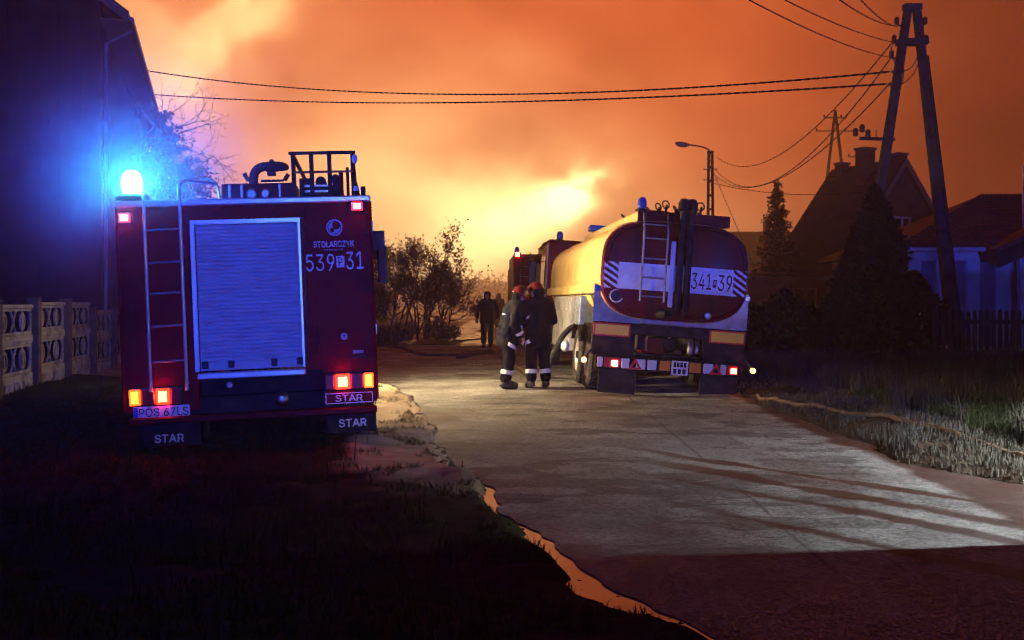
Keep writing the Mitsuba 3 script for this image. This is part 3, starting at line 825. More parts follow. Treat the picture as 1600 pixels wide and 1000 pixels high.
def picket_fence():
    t = Thing('picket_fence', 'dark wooden picket fence in front of the white house', 'fence')
    p0, p1 = np.array([9.3, 22.5]), np.array([15.6, 20.3])
    L = float(np.linalg.norm(p1 - p0))
    hd = math.degrees(math.atan2(*(p1 - p0)[::-1]))
    M = tr(p0[0], p0[1], 0) @ rot(RZ, hd)
    n = int(L / 0.125)
    for i in range(n):
        x0, h = i * 0.125, 1.24 + 0.05 * rng.random()
        t.part('picket', moved(facing(extr(Polygon([(0, 0), (0.085, 0), (0.085, h - 0.06), (0.0425, h), (0, h - 0.06)]), 0.022), x0, 0, 0.05), M), WOOD)
    for z in (0.35, 1.0):
        t.part('rail', moved(cbox(0, L, 0.005, 0.05, z, z + 0.09), M), WOOD)
    for i in range(4):
        t.part('post', moved(cbox(i * L / 3 - 0.05, i * L / 3 + 0.05, 0.055, 0.15, -0.3, 1.35), M), WOOD)


picket_fence()


# hazy roofs beyond the spruce
def far_house(px0, px1, ptop, peave, D, label):
    a, b = at(px0, peave, D), at(px1, peave, D)
    z1, w = at(px0, ptop, D)[2], b[0] - a[0]
    t = Thing('far_house', label, 'house', tr(a[0], D, 0), 'houses fading into the smoke')
    t.part('wall', cbox(0.2, w - 0.2, 0, 7, -0.5, a[2]), PLASTER)
    rf = t.part('roof', loft([np.array([(0, -0.4, a[2]), (0, 3.5, z1), (0, 7.4, a[2])]), np.array([(w, -0.4, a[2]), (w, 3.5, z1), (w, 7.4, a[2])])]), TILEOLD)
    t.part('chimney', cbox(w * 0.6, w * 0.6 + 0.5, 3.2, 3.7, z1 - 0.4, z1 + 0.8), BRICK, rf)
    for i in range(3):
        k = t.part('window', cbox(w * (0.15 + 0.28 * i), w * (0.15 + 0.28 * i) + 1.0, -0.05, -0.01, 1.0, 2.3), WHITE)
        t.part('pane', cbox(w * (0.15 + 0.28 * i) + 0.1, w * (0.15 + 0.28 * i) + 0.9, -0.06, -0.052, 1.1, 2.2, 0.002), GLASSDARK, k)


far_house(1135, 1262, 357, 392, 75, 'hazy low house with long roof behind the spruce')


# ------------------------------------------------------------------ poles, lamp, wires
def insulator(t, p, parent=None, s=1.0):
    t.part('insulator', moved(lathe([(0, 0), (0.035, 0), (0.06, 0.03), (0.06, 0.06), (0.04, 0.08), (0.06, 0.10), (0.055, 0.14), (0.02, 0.17), (0, 0.17)], 10), np.diag([s, s, s, 1]), tr(*p)), CERAMIC, parent, smooth=40)


def a_pole():
    t = Thing('power_pole', 'tall concrete A frame power pole leaning beside the white house', 'utility pole')
    D = 26
    top_l, top_r = at(1419, 12, D), at(1432, 12, D)
    bl, br = at(1331, 566, D), at(1496, 566, D)
    bl[2] = br[2] = -0.3

    def leg(a, b, w0, w1):
        u = (b - a) / np.linalg.norm(b - a)
        s = np.cross(u, [0, 1, 0])
        s /= np.linalg.norm(s)
        f = np.array([0, 1.0, 0])
        rows = [np.array([c + s * w + f * w, c - s * w + f * w, c - s * w - f * w, c + s * w - f * w]) for c, w in ((a, w0), (b, w1))]
        return loft(rows)
    t.part('leg', leg(top_l, bl, 0.085, 0.13), POLEC)
    t.part('leg', leg(top_r, br, 0.085, 0.13), POLEC)
    t.part('cap', cbox(top_l[0] - 0.12, top_r[0] + 0.12, D - 0.1, D + 0.1, top_l[2] - 0.06, top_l[2] + 0.09), POLEC)
    a, b = at(1408, 66, D), at(1442, 66, D)
    t.part('crossbar', cbox(a[0] - 0.1, b[0] + 0.1, D - 0.16, D + 0.16, a[2] - 0.07, a[2] + 0.07), POLEC)
    for px, py in ((1401, 38), (1397, 66), (1393, 90)):
        p = at(px, py, D)
        insulator(t, p, None, 1.1)
        t.part('bracket', tube([p, p + [0.1, 0, -0.04], at(px + 17, py + 2, D)], 0.02, 6), CABLE)
    for px, py in ((1445, 38), (1447, 66)):
        p = at(px, py, D)
        insulator(t, p, None, 1.1)
        t.part('bracket', tube([p, p + [-0.08, 0, -0.04], at(px - 14, py + 2, D)], 0.02, 6), CABLE)
    a, b = at(1342, 216, D), at(1398, 218, D)
    k = t.part('crossarm', tube([a, b], 0.045, 6), STEEL)
    for px, py in ((1337, 214), (1347, 208), (1356, 216)):
        insulator(t, at(px, py, D) + [0, 0, 0.02], k, 1.2)
    t.part('antenna', tube([at(1369, 216, D), at(1369, 203, D)], 0.012, 5), STEEL)
    t.part('conduit', tube([at(1444, 90, D) - [0, 0.2, 0], at(1503, 560, D) - [0, 0.2, 0]], 0.035, 6), CABLE)
    for px, py in ((1392, 112), (1388, 131)):
        t.part('clamp', tube([at(px, py, D), at(px + 14, py, D)], 0.035, 6), STEEL)
    for pts in (([1395, 90], [1412, 112], [1400, 140], [1388, 131]), ([1436, 70], [1425, 118], [1408, 132]), ([1434, 85], [1420, 108], [1402, 112]), ([1397, 66], [1393, 85], [1399, 100], [1404, 112])):
        t.part('jumper', tube(smoothpath([at(u, v, D - 0.15) for u, v in pts], 6), 0.012, 5), CABLE)


a_pole()


def wire(p0, p1, sag, r, label, n=40, twist=0.0):
    s = np.linspace(0, 1, n)[:, None]
    pts = np.asarray(p0) * (1 - s) + np.asarray(p1) * s - np.array([0, 0, 1.0]) * sag * 4 * s * (1 - s)
    if twist:
        s2 = np.linspace(0, 1, 400)[:, None]
        pts = np.asarray(p0) * (1 - s2) + np.asarray(p1) * s2 - np.array([0, 0, 1.0]) * sag * 4 * s2 * (1 - s2)
        a = s2[:, 0] * twist
        ms = [tube(pts + np.stack([a * 0, np.cos(a + k) * r * 0.45, np.sin(a + k) * r * 0.45], 1), r * 0.75, 4) for k in (0, PI)]
        return solo('power_cable', ms, CABLE, label, 'cable')
    return solo('power_cable', tube(pts, r, 5), CABLE, label, 'cable')


wire(at(1390, 112, 26), at(150, 96, 44), 0.95, 0.024, 'upper of two thick twisted cables crossing the sky', twist=420)
wire(at(1386, 131, 26), at(170, 142, 44), 0.50, 0.024, 'lower of two thick twisted cables crossing the sky', twist=420)
wire(at(1399, 40, 26), at(1180, -110, 9), 0.2, 0.010, 'thin wire from the topmost insulator running over the camera', 30)
wire(at(1403, 42, 26), at(1250, -120, 9), 0.2, 0.010, 'thin wire leaving the pole top to the upper frame edge', 30)
wire(at(1396, 66, 26), at(900, -190, 9), 0.22, 0.010, 'thin wire from the middle insulator to the upper frame edge', 30)
wire(at(1392, 90, 26), at(850, -190, 9), 0.25, 0.010, 'lowest thin wire from the pole to the upper frame edge', 30)
wire(at(1396, 64, 26), at(1120, 246, 62), 1.6, 0.018, 'upper hazy wire running down from the pole into the smoke', 30)
wire(at(1394, 88, 26), at(1115, 262, 62), 2.1, 0.018, 'middle hazy wire running down from the pole into the smoke', 30)
wire(at(1388, 133, 26), at(1118, 275, 62), 1.5, 0.018, 'lowest hazy wire running down from the pole into the smoke', 30)
wire(at(1114, 286, 49), at(1345, 300, 45), 0.3, 0.016, 'slack wire from the street lamp to the brick house', 30)
wire(at(1112, 262, 49), at(1180, 420, 47), 0.05, 0.014, 'stay wire slanting down from the street lamp', 20)


def street_lamp():
    t = Thing('street_lamp', 'unlit street lamp on lattice concrete pole rising behind the tanker', 'street lamp')
    D = 49
    z1, x0 = at(1110, 236, D)[2], at(1110, 300, D)[0]
    for s in (-1, 1):
        t.part('chord', loft([np.array([(x0 + s * w + a, D + b, z) for a, b in ((-0.05, -0.09), (0.05, -0.09), (0.05, 0.09), (-0.05, 0.09))]) for w, z in ((0.16, -0.3), (0.085, z1))]), POLEC)
    for i in range(13):
        z = 0.5 + i * (z1 - 0.6) / 12
        w = 0.16 - 0.075 * z / z1
        t.part('rung', cbox(x0 - w + 0.05, x0 + w - 0.05, D - 0.07, D + 0.07, z - 0.05, z + 0.05), POLEC)
    t.part('arm', tube(smoothpath([(x0, D, z1 - 0.5), (x0 - 0.05, D, z1 + 0.02), (x0 - 0.5, D, z1 + 0.22), (x0 - 1.15, D, z1 + 0.33)], 6), 0.035), STEEL, smooth=40)
    h = t.part('lamp_head', moved(trimesh.creation.icosphere(2), np.diag([0.36, 0.15, 0.11, 1]), rot(RY, 8), tr(x0 - 1.35, D, z1 + 0.33)), GREY, smooth=True)
    t.part('lens', moved(trimesh.creation.icosphere(2), np.diag([0.26, 0.12, 0.08, 1]), rot(RY, 8), tr(x0 - 1.37, D, z1 + 0.26)), CLEARLENS, h, smooth=True)
    for z in (z1 - 0.9, z1 - 1.4):
        t.part('bracket', cbox(x0 - 0.35, x0 + 0.35, D - 0.02, D + 0.02, z, z + 0.05), STEEL)


street_lamp()


def far_pole(px, ptop, D, spread, label, arms=True):
    t = Thing('far_power_pole', label, 'utility pole')
    a = at(px, ptop, D)
    w = spread * D / 1600
    for s in (-1, 1):
        t.part('leg', tube([a, (a[0] + s * w, D, 0)], [0.15, 0.22], 6), POLEC)
    if arms:
        for dz, l in ((0.9, 1.3), (2.4, 2.2)):
            k = t.part('crossarm', cbox(a[0] - l, a[0] + l, D - 0.06, D + 0.06, a[2] - dz, a[2] - dz + 0.12), STEEL)
            for s in (-1, 0.55, 1):
                insulator(t, (a[0] + s * l * 0.95, D, a[2] - dz + 0.12), k, 1.6)


far_pole(1305, 172, 115, 38, 'hazy A frame power pole far behind the brick house roof')
far_pole(1345, 232, 105, 14, 'faintest power pole in the smoke left of the brick chimneys')


# ------------------------------------------------------------------ vehicles: shared pieces
def tyre_parts(t, x, y, r, w, side, dark=RUBBER, rim=GREY):
    """A wheel with its axle along x; side = +1 when its outer face looks to +x."""
    h = w / 2
    prof = [(r * 0.58, -h * 0.8), (r * 0.72, -h), (r * 0.93, -h * 0.96), (r, -h * 0.74), (r, h * 0.74), (r * 0.93, h * 0.96), (r * 0.72, h), (r * 0.58, h * 0.8)]
    k = t.part('wheel', moved(lathe(prof, 40), rot(RY, 90), tr(x, y, r)), dark, smooth=35)
    lug = []
    for i in range(34):
        a = i * 2 * PI / 34
        for s in (-1, 1):
            b = moved(cbox(-h * 0.72, h * 0.72, -0.022, 0.022, -0.012, 0.014, 0.004), np.diag([0.46, 1, 1, 1]), tr(s * h * 0.4, 0, r), rot(RX, math.degrees(a) + 5 * s))
            lug.append(moved(b, tr(x, y, r)))
    t.part('tread', lug, dark, k, kind='stuff')
    rp = [(0, -0.02), (r * 0.16, -0.02), (r * 0.18, -0.05), (r * 0.30, -0.07), (r * 0.42, -0.02), (r * 0.53, 0.06), (r * 0.60, 0.065), (r * 0.61, 0.03)]
    rm = moved(lathe(rp, 30), rot(RY, 90 if side > 0 else -90), tr(x + side * (h * 0.8 - 0.05), y, r))
    t.part('rim', rm, rim, k, smooth=40)
    hub = moved(lathe([(0, 0.09), (r * 0.13, 0.08), (r * 0.16, 0.0), (r * 0.16, -0.08)], 16), rot(RY, 90 if side > 0 else -90), tr(x + side * (h * 0.8 - 0.05), y, r))
    t.part('hub', hub, FRAME, k, smooth=40)


def beacon_parts(t, x, y, z, r=0.065, h=0.15, lit=None, weight=None, plate=0.11, hue=None):
    k = t.part('beacon', moved(lathe([(0, 0), (plate, 0), (plate, 0.02), (r * 0.9, 0.045), (0, 0.045)], 20), tr(x, y, z)), BLACK, smooth=30)
    prof = [(0, 0.046), (r * 0.80, 0.046), (r * 0.96, 0.046 + h * 0.18), (r, 0.046 + h * 0.42), (r * 0.93, 0.046 + h * 0.66), (r * 0.72, 0.046 + h * 0.86), (r * 0.38, 0.046 + h * 0.97), (0, 0.046 + h)]
    t.part('dome', moved(lathe(prof, 20), tr(x, y, z)), BLUELENS, k, smooth=40, emit=None if lit is None else [lit * c for c in (hue or BLUE)], weight=weight, label='blue beacon dome, lit' if lit else None)
    return k


# ------------------------------------------------------------------ near fire engine
def near_engine():
    M = tr(-2.535, 9.8, -0.02) @ rot(RZ, 8.0) @ rot(RY, -2.2) @ tr(1.25, 0, 0) @ np.diag([0.962, 1, 1, 1]) @ tr(-1.22, 0, 0)
    t = Thing('fire_engine', 'red fire engine with rolling shutter and ladder on its back, parked on the left verge', 'fire engine', M)
    hw = 1.225
    X = lambda px: (px - 386) / 163.0
    Zz = lambda py: (715 - py) / 163.0
    # body shell
    t.part('body', cbox(-hw, hw, 0.10, 5.5, 0.86, 2.44, 0.03), DARK_RED)
    for s in (-1, 1):
        t.part('skirt', cbox(s * hw - (0.10 if s > 0 else 0), s * hw + (0.10 if s < 0 else 0), 0.3, 5.4, 0.5, 0.86, 0.01), DARK_RED)
    rear = sbox(-hw, 0.50, hw, 2.44) - sbox(X(302), 0.84, X(471), Zz(341)) - sbox(X(302), 0.40, X(500), 0.83)
    rear = rear.buffer(0.02).buffer(-0.02)
    t.part('rear_panel', facing(extr(rear, 0.10), 0, 0.10, 0), RED_PAINT)
    t.part('recess_panel', cbox(X(300), X(502), 0.16, 0.2, 0.42, 0.84), FRAME)
    t.part('roof_edge', cbox(-hw - 0.01, hw + 0.01, -0.025, 5.52, 2.44, 2.50, 0.012), ALUF)
    for s in (-1, 1):
        t.part('corner_trim', tube([(s * (hw + 0.004), -0.004, 0.52), (s * (hw + 0.004), -0.004, 2.44)], 0.014, 8), RED_PAINT, smooth=True)
    rv = []
    for z_ in np.arange(0.58, 2.42, 0.085):
        rv += [(hw - 0.035, z_), (-hw + 0.035, z_), (X(302) - 0.045, z_), (X(474) + 0.035, z_)]
    for x_ in np.arange(-hw + 0.08, hw - 0.05, 0.085):
        rv += [(x_, 2.415)]
    t.part('rivets', [moved(lathe([(0, 0.004), (0.006, 0.003), (0.0085, 0)], 8), rot(RX, 90), tr(x_, 0.0, z_)) for x_, z_ in rv if not (z_ < 0.84 and abs(x_) < 0.8)], RED_PAINT, kind='stuff')
    for x_ in (X(302) - 0.012, X(474) + 0.012):
        t.part('door_seal', cbox(x_ - 0.006, x_ + 0.006, -0.004, 0.004, 0.86, 2.30, 0.002), BLACK)
    for z_ in (1.2, 2.2):
        t.part('hinge', cbox(X(590) - 0.035, X(590), -0.014, 0.0, z_ - 0.05, z_ + 0.05, 0.004), STEEL)
    t.part('grab_handle', tube(smoothpath([(0.66, 0.0, 0.98), (0.66, -0.05, 1.0), (0.66, -0.05, 1.22), (0.66, 0.0, 1.24)], 4), 0.011, 8), BLACK, smooth=True)
    # rolling shutter
    sh = t.part('shutter', cbox(X(304), X(469), 0.075, 0.085, 0.86, Zz(345), 0.003), ALU)
    z0, z1, n = 0.95, Zz(348), 34
    for i in range(n):
        a, b = z0 + (z1 - z0) * i / n, z0 + (z1 - z0) * (i + 1) / n - 0.004
        prof = np.array([(0.072, a), (0.058, a + 0.004), (0.052, (a + b) / 2), (0.058, b - 0.004), (0.072, b)])
        t.part('slat', loft([np.c_[np.full(5, x_), prof] for x_ in (X(306), X(467))]), ALU, sh)
    t.part('bottom_bar', cbox(X(306), X(467), 0.035, 0.07, 0.865, 0.945, 0.008), ALU, sh)
    for px in (313, 354, 422, 463):
        t.part('latch', cbox(X(px) - 0.03, X(px) + 0.03, 0.0, 0.034, 0.885, 0.955, 0.008), BLACK, sh)
    fr = sbox(X(298), 0.86, X(472), Zz(340)) - sbox(X(305), 0.80, X(468), Zz(347))
    t.part('shutter_frame', facing(extr(fr, 0.022), 0, -0.002, 0), ALUF)
    sill = t.part('sill', cbox(X(302), X(472), -0.07, 0.07, 0.79, 0.845, 0.008), ALUF)
    for i in range(16):
        t.part('tread_rib', cbox(X(306) + i * 0.064, X(306) + i * 0.064 + 0.035, -0.06, 0.02, 0.846, 0.852, 0.002), ALUF, sill)
    # ladder
    for i, px in enumerate((231, 286)):
        x_ = X(px)
        u = np.linspace(0, PI / 2, 6)
        if i:
            path = [(x_, -0.09, 0.70), (x_, -0.09, 2.62)] + [(x_ + 0.06 * (1 - math.cos(k)), -0.09 + 0.10 * math.sin(k), 2.62 + 0.06 * math.sin(k)) for k in u[1:]] + [(x_ + 0.30, 0.32, 2.68)]
        else:
            path = [(x_, -0.09, 0.70), (x_, -0.09, 2.48)] + [(x_, -0.09 + 0.09 * (1 - math.cos(k)), 2.48 + 0.09 * math.sin(k)) for k in u[1:]] + [(x_, 0.12, 2.57)]
        t.part('ladder_rail', tube(path, 0.017, 10), RAIL, smooth=40)
    t.part('roof_handrail', tube(smoothpath([(X(302), 0.3, 2.68), (X(334), 0.3, 2.68), (X(337), 0.3, 2.64), (X(337), 0.3, 2.5)], 5), 0.014, 8), CHROME, smooth=True)
    for py in (355, 405, 452, 502, 556):
        t.part('ladder_rung', tube([(X(231), -0.09, Zz(py)), (X(286), -0.09, Zz(py) + 0.01)], 0.013, 8), STEEL, smooth=True)
    for py in (380, 590):
        for px in (231, 286):
            t.part('ladder_bracket', cbox(X(px) - 0.015, X(px) + 0.015, -0.085, 0.0, Zz(py) - 0.015, Zz(py) + 0.015, 0.004), STEEL)
    # marker lights at the top corners
    for px, py in ((199, 334), (565, 325)):
        k = t.part('marker_light', cbox(X(px) - 0.075, X(px) + 0.075, -0.04, 0.0, Zz(py) - 0.055, Zz(py) + 0.055, 0.012), BLACK)
        t.part('lens', cbox(X(px) - 0.055, X(px) + 0.055, -0.06, -0.041, Zz(py) - 0.042, Zz(py) + 0.042, 0.012), REDLENS, k, emit=(14, 0.06, 0.10), weight=0.1)
        t.part('bulb', cbox(X(px) - 0.034, X(px) + 0.034, -0.068, -0.0605, Zz(py) - 0.026, Zz(py) + 0.026, 0.012), REDLENS, k, emit=(140, 9, 9), weight=0.2)
    # tail light clusters
    seg = (([195, 213, 'a'], [214, 235, 'r'], [236, 258, 'R'], [259, 275, 'r']), 597, 622), (([503, 518, 'r'], [519, 543, 'R'], [544, 564, 'r'], [565, 581, 'a']), 588, 612)
    for segs, y0, y1 in seg:
        a, b = X(segs[0][0]) - 0.012, X(segs[-1][1]) + 0.012
        k = t.part('tail_light', cbox(a, b, -0.03, 0.0, Zz(y1) - 0.012, Zz(y0) + 0.012, 0.008), BLACK)
        for s0, s1, kind in segs:
            e = {'a': (6, 0.28, 0.01), 'R': (30, 0.14, 0.02), 'r': None}[kind]
            ln = t.part('lens', cbox(X(s0), X(s1), -0.055, -0.031, Zz(y1), Zz(y0), 0.010), AMBERLENS if kind == 'a' else REDLENS, k, emit=e, weight=0.1)
            if e:
                m = 0.2 * (X(s1) - X(s0))
                t.part('bulb', cbox(X(s0) + m, X(s1) - m, -0.062, -0.0555, Zz(y1) + m, Zz(y0) - m, 0.012), AMBERLENS if kind == 'a' else REDLENS, k, emit={'a': (22, 2.6, 0.10), 'R': (260, 9, 0.7)}[kind], weight=0.25)
    # number plate and writing
    k = t.part('number_plate', cbox(X(200), X(287), -0.022, -0.006, Zz(643), Zz(624), 0.006), WHITE)
    t.part('blue_band', cbox(X(200) + 0.006, X(207), -0.026, -0.0225, Zz(643) + 0.006, Zz(624) - 0.006, 0.001), BLUEP, k)
    t.part('lettering', lettering('POS 67LS', X(209), X(285), Zz(640), Zz(627), -0.0225), INK, k)
    k = t.part('name_plate', cbox(X(501), X(580), -0.012, 0.0, Zz(636), Zz(617), 0.004), DARK_RED)
    t.part('border', facing(extr(sbox(X(502), Zz(635), X(579), Zz(618)) - sbox(X(503.6), Zz(633.4), X(577.4), Zz(619.6)), 0.004), 0, -0.0125, 0), WHITE, k)
    t.part('lettering', lettering('STAR', X(518), X(562), Zz(632), Zz(621), -0.0125, bold=True), WHITE, k)
    fl = ((207, 299, 657, 690, 226, 272, 684, 671), (502, 583, 651, 684, 521, 567, 675, 662))
    for a, b, y0, y1, t0, t1, ty1, ty0 in fl:
        k = t.part('mud_flap', cbox(X(a), X(b), 0.12, 0.135, Zz(y1), Zz(y0) + 0.05, 0.004), FLAP)
        t.part('lettering', lettering('STAR', X(t0), X(t1), Zz(ty1), Zz(ty0), 0.1195, bold=True), WHITE, k)
    t.part('bumper', cbox(X(192), X(585), -0.05, 0.09, Zz(652), Zz(641), 0.015), DARK_RED)
    # writing on the right panel
    b = t.part('badge', facing(extr(Point(0, 0).buffer(0.082, 20) - Point(0.0, 0.0).buffer(0.066, 20), 0.004), X(527), -0.0005, Zz(357)), DIAL)
    fl_ = (affinity.scale(Point(0, 0).buffer(0.062, 20), 1, 1) - Point(0.018, 0.022).buffer(0.038, 16) - Point(-0.022, -0.024).buffer(0.020, 16)).buffer(-0.002)
    t.part('emblem', facing(extr(fl_, 0.004), X(527), -0.0005, Zz(357)), DIAL, b)
    t.part('lettering', lettering('STOLARCZYK', X(492), X(558), Zz(388), Zz(378), -0.0005, bold=True), WHITE)
    t.part('small_print', [cbox(X(509 + 4 * i), X(511.6 + 4 * i), -0.0035, -0.0005, Zz(393), Zz(391), 0.0006) for i in range(8)], DIAL)
    t.part('lettering', lettering('539', X(479), X(525), Zz(425), Zz(398), -0.0005), WHITE)
    t.part('lettering', lettering('31', X(544), X(572), Zz(424), Zz(396), -0.0005), WHITE)
    k = t.part('number_box', cbox(X(528), X(541), -0.0035, -0.0005, Zz(420), Zz(402), 0.001), WHITE)
    t.part('lettering', lettering('P', X(531.5), X(538), Zz(418), Zz(404.5), -0.0036), DARK_RED, k)
    k = t.part('filler_cap', facing(extr(Point(0, 0).buffer(0.034, 14), 0.012), X(536), -0.0005, Zz(529)), DIAL)
    t.part('notch', facing(extr(sbox(-0.006, -0.02, 0.006, 0.02), 0.004), X(536), -0.0125, Zz(529)), INK, k)
    t.part('small_print', [cbox(X(549 + 3 * i), X(551.2 + 3 * i), -0.0035, -0.0005, Zz(557), Zz(552), 0.0006) for i in range(6)], DIAL)
    t.part('small_print', [cbox(X(544), X(573), -0.0035, -0.0005, Zz(565), Zz(560), 0.0006)], DARK_RED)
    # underneath
    t.part('chassis', [cbox(-0.45, -0.35, 0.2, 7.4, 0.42, 0.66), cbox(0.35, 0.45, 0.2, 7.4, 0.42, 0.66)], FRAME)
    t.part('crossmember', cbox(-0.8, 0.8, 0.08, 0.16, 0.44, 0.62), FRAME)
    k = t.part('towing_hitch', moved(lathe([(0, 0), (0.065, 0), (0.075, 0.03), (0.05, 0.06), (0.03, 0.07), (0, 0.07)], 18), rot(RX, 90), tr(X(431), 0.07, Zz(624))), STEEL, smooth=40)
    t.part('reversing_lamp', moved(trimesh.creation.icosphere(2, 0.03), tr(X(347), 0.14, Zz(599))), CLEARLENS, smooth=True)
    t.part('exhaust_box', cbox(-0.7, -0.3, 0.8, 1.3, 0.3, 0.55, 0.05), FRAME)
    t.part('axle', tube([(-0.9, 1.15, 0.5), (0.9, 1.15, 0.5)], 0.09, 10), FRAME)
    t.part('differential', moved(trimesh.creation.icosphere(2, 0.2), tr(0, 1.15, 0.5)), FRAME, smooth=True)
    for s in (-1, 1):
        tyre_parts(t, s * 0.86, 1.15, 0.5, 0.42, s)
        tyre_parts(t, s * 0.95, 6.7, 0.5, 0.3, s)
    # cab
    cab = Polygon([(5.6, 0.75), (7.8, 0.75), (7.85, 1.55), (7.65, 2.42), (5.6, 2.46)])
    t.part('cab', moved(extr(cab, 2.36), rot(RX, 90), rot(RZ, 90), tr(-1.18, 0, 0)), RED_PAINT)
    for s in (-1, 1):
        t.part('side_window', cbox(s * 1.183 - 0.004, s * 1.183 + 0.004, 6.5, 7.45, 1.6, 2.25, 0.002), GLASSDARK)
        a = s * (1.44 if s > 0 else 1.36)
        k = t.part('mirror', cbox(a - 0.09, a + 0.09, 6.6, 6.67, 1.74, 2.36, 0.03), BLACK)
        t.part('arm', tube([(s * 1.17, 6.63, 2.38), (a, 6.63, 2.38), (a, 6.63, 2.3)], 0.015, 6), BLACK, k)
    # roof load
    t.part('roof_box', cbox(X(338), X(462), 0.5, 1.6, 2.505, 2.70, 0.015), DARK_RED)
    for i, (x_, r_) in enumerate(((X(390), 0.055), (X(412), 0.05))):
        t.part('suction_coupling', moved(lathe([(0, 0), (r_, 0), (r_ * 1.15, 0.03), (r_, 0.06), (r_ * 0.7, 0.08), (0, 0.08)], 18), rot(RX, 90), tr(x_, 0.49, 2.585)), STEEL, smooth=40)
    for px in (352, 372, 435):
        t.part('box_stay', cbox(X(px) - 0.012, X(px) + 0.012, 0.47, 0.5, 2.505, 2.69, 0.003), STEEL)
    mk = t.part('water_cannon', tube(smoothpath([(X(385), 0.9, 2.70), (X(385), 0.9, 2.80), (X(388), 0.9, 2.86), (X(397), 0.9, 2.905), (X(410), 0.9, 2.915)], 6), [0.048] * 25, 12), FRAME, smooth=True)
    t.part('barrel', tube(smoothpath([(X(408), 0.9, 2.915), (X(425), 0.9, 2.915), (X(441), 0.9, 2.905), (X(446), 0.9, 2.89)], 4), [0.052, 0.055, 0.058, 0.058, 0.056, 0.054, 0.052, 0.05, 0.048, 0.045, 0.04, 0.032, 0.02], 12), FRAME, mk, smooth=True)
    t.part('sight', cbox(X(414), X(421), 0.87, 0.93, 2.965, 2.99, 0.005), FRAME, mk)
    t.part('clamp', cbox(X(409), X(424), 0.86, 0.94, 2.82, 2.862, 0.01), FRAME, mk)
    t.part('handle', tube([(X(398), 0.88, 2.765), (X(436), 0.88, 2.765), (X(446), 0.86, 2.82)], 0.013, 8), FRAME, mk)
    t.part('grip', tube([(X(439), 0.87, 2.765), (X(446), 0.86, 2.83)], 0.024, 8), FRAME, mk)
    t.part('handle', tube([(X(385), 0.9, 2.77), (X(376), 0.88, 2.775), (X(370), 0.86, 2.85)], 0.013, 8), FRAME, mk)
    t.part('grip', tube([(X(376), 0.88, 2.775), (X(370), 0.86, 2.845)], 0.024, 8), FRAME, mk)
    t.part('column', tube([(X(385), 0.9, 2.5), (X(385), 0.9, 2.72)], 0.06, 12), FRAME, mk)
    # rack with hoses
    rk = []
    xs = [X(461), X(491), X(521), X(560)]
    for x_ in xs:
        t.part('rack_post', cbox(x_ - 0.022, x_ + 0.022, 0.33, 0.37, 2.50, 2.955, 0.005), FRAME)
    for x_ in (xs[0], xs[-1]):
        t.part('rack_post', cbox(x_ - 0.02, x_ + 0.02, 2.6, 2.64, 2.50, 2.955, 0.005), FRAME)
        t.part('rack_rail', cbox(x_ - 0.02, x_ + 0.02, 0.38, 2.59, 2.93, 2.96, 0.005), FRAME)
    t.part('rack_rail', cbox(xs[0] - 0.045, xs[-1] + 0.03, 0.32, 0.375, 2.957, 2.985, 0.006), FRAME)
    t.part('rack_rail', tube([(xs[0], 0.3, 2.775), (xs[-1], 0.3, 2.775)], 0.012, 6), STEEL)
    for i, (x_, z_, r_) in enumerate(((X(497), 2.60, 0.055), (X(514), 2.60, 0.055), (X(505), 2.69, 0.055), (X(532), 2.62, 0.06), (X(530), 2.72, 0.045))):
        t.part('suction_hose', tube([(x_, 0.42, z_), (x_, 2.5, z_)], r_, 14), RUBBER, smooth=40)
    for z_ in (2.58, 2.635):
        t.part('roof_ladder', cbox(X(478), X(524), 0.36, 0.40, z_, z_ + 0.022, 0.004), ALUF)
    t.part('roof_locker', cbox(X(468), X(488), 0.5, 1.2, 2.505, 2.74, 0.01), FRAME)
    t.part('strap', cbox(X(536), X(543), 0.40, 0.44, 2.505, 2.78, 0.004), RED_PAINT)
    t.part('strap', cbox(X(548), X(553), 0.40, 0.44, 2.505, 2.83, 0.004), RED_PAINT)
    t.part('work_lamp', moved(trimesh.creation.icosphere(2), np.diag([0.03, 0.04, 0.05, 1]), tr(X(563.5), 0.32, 2.90)), CLEARLENS, smooth=True)
    t.part('bracket', cbox(X(572), X(580), 0.1, 0.5, 2.505, 2.60, 0.005), FRAME)
    # beacon on the left rear corner: lit
    t.part('beacon_stand', cbox(X(207) - 0.05, X(207) + 0.05, 0.04, 0.14, 2.502, 2.53, 0.006), BLACK)
    beacon_parts(t, X(207), 0.11, 2.53, 0.105, 0.23, BEACON_RADIANCE, 10.0, 0.16)
    beacon_parts(t, -0.9, 6.8, 2.47, 0.07, 0.15)
    # side floodlights under the roof edge: one on each side of the cab, one added amidships to brighten the shoulder
    for s, yf, aim, power in ((1, 7.45, (0.8, -0.15, -0.5), 5.0), (-1, 7.45, (-0.7, 0.1, -0.42), 0.3), (1, 4.2, (0.32, -0.50, -0.80), 2.1)):
        x_ = s * (1.18 if yf > 5.5 else 1.225)
        k = t.part('floodlight', [cbox(min(x_, x_ + s * 0.13), max(x_, x_ + s * 0.13), yf + 0.21, yf + 0.225, 2.20, 2.40, 0.003),
                                  cbox(min(x_, x_ + s * 0.13), max(x_, x_ + s * 0.13), yf - 0.21, yf + 0.21, 2.385, 2.40, 0.003),
                                  cbox(min(x_, x_ + s * 0.21), max(x_, x_ + s * 0.21), yf - 0.23, yf - 0.21, 2.16, 2.42, 0.003)], BLACK)  # long rear plate added to hide the lens from view
        n_ = np.array(aim) / np.linalg.norm(aim)
        c_ = np.array([x_ + s * 0.08, yf, 2.30])
        u_ = np.cross([0, 0, 1.0], n_)
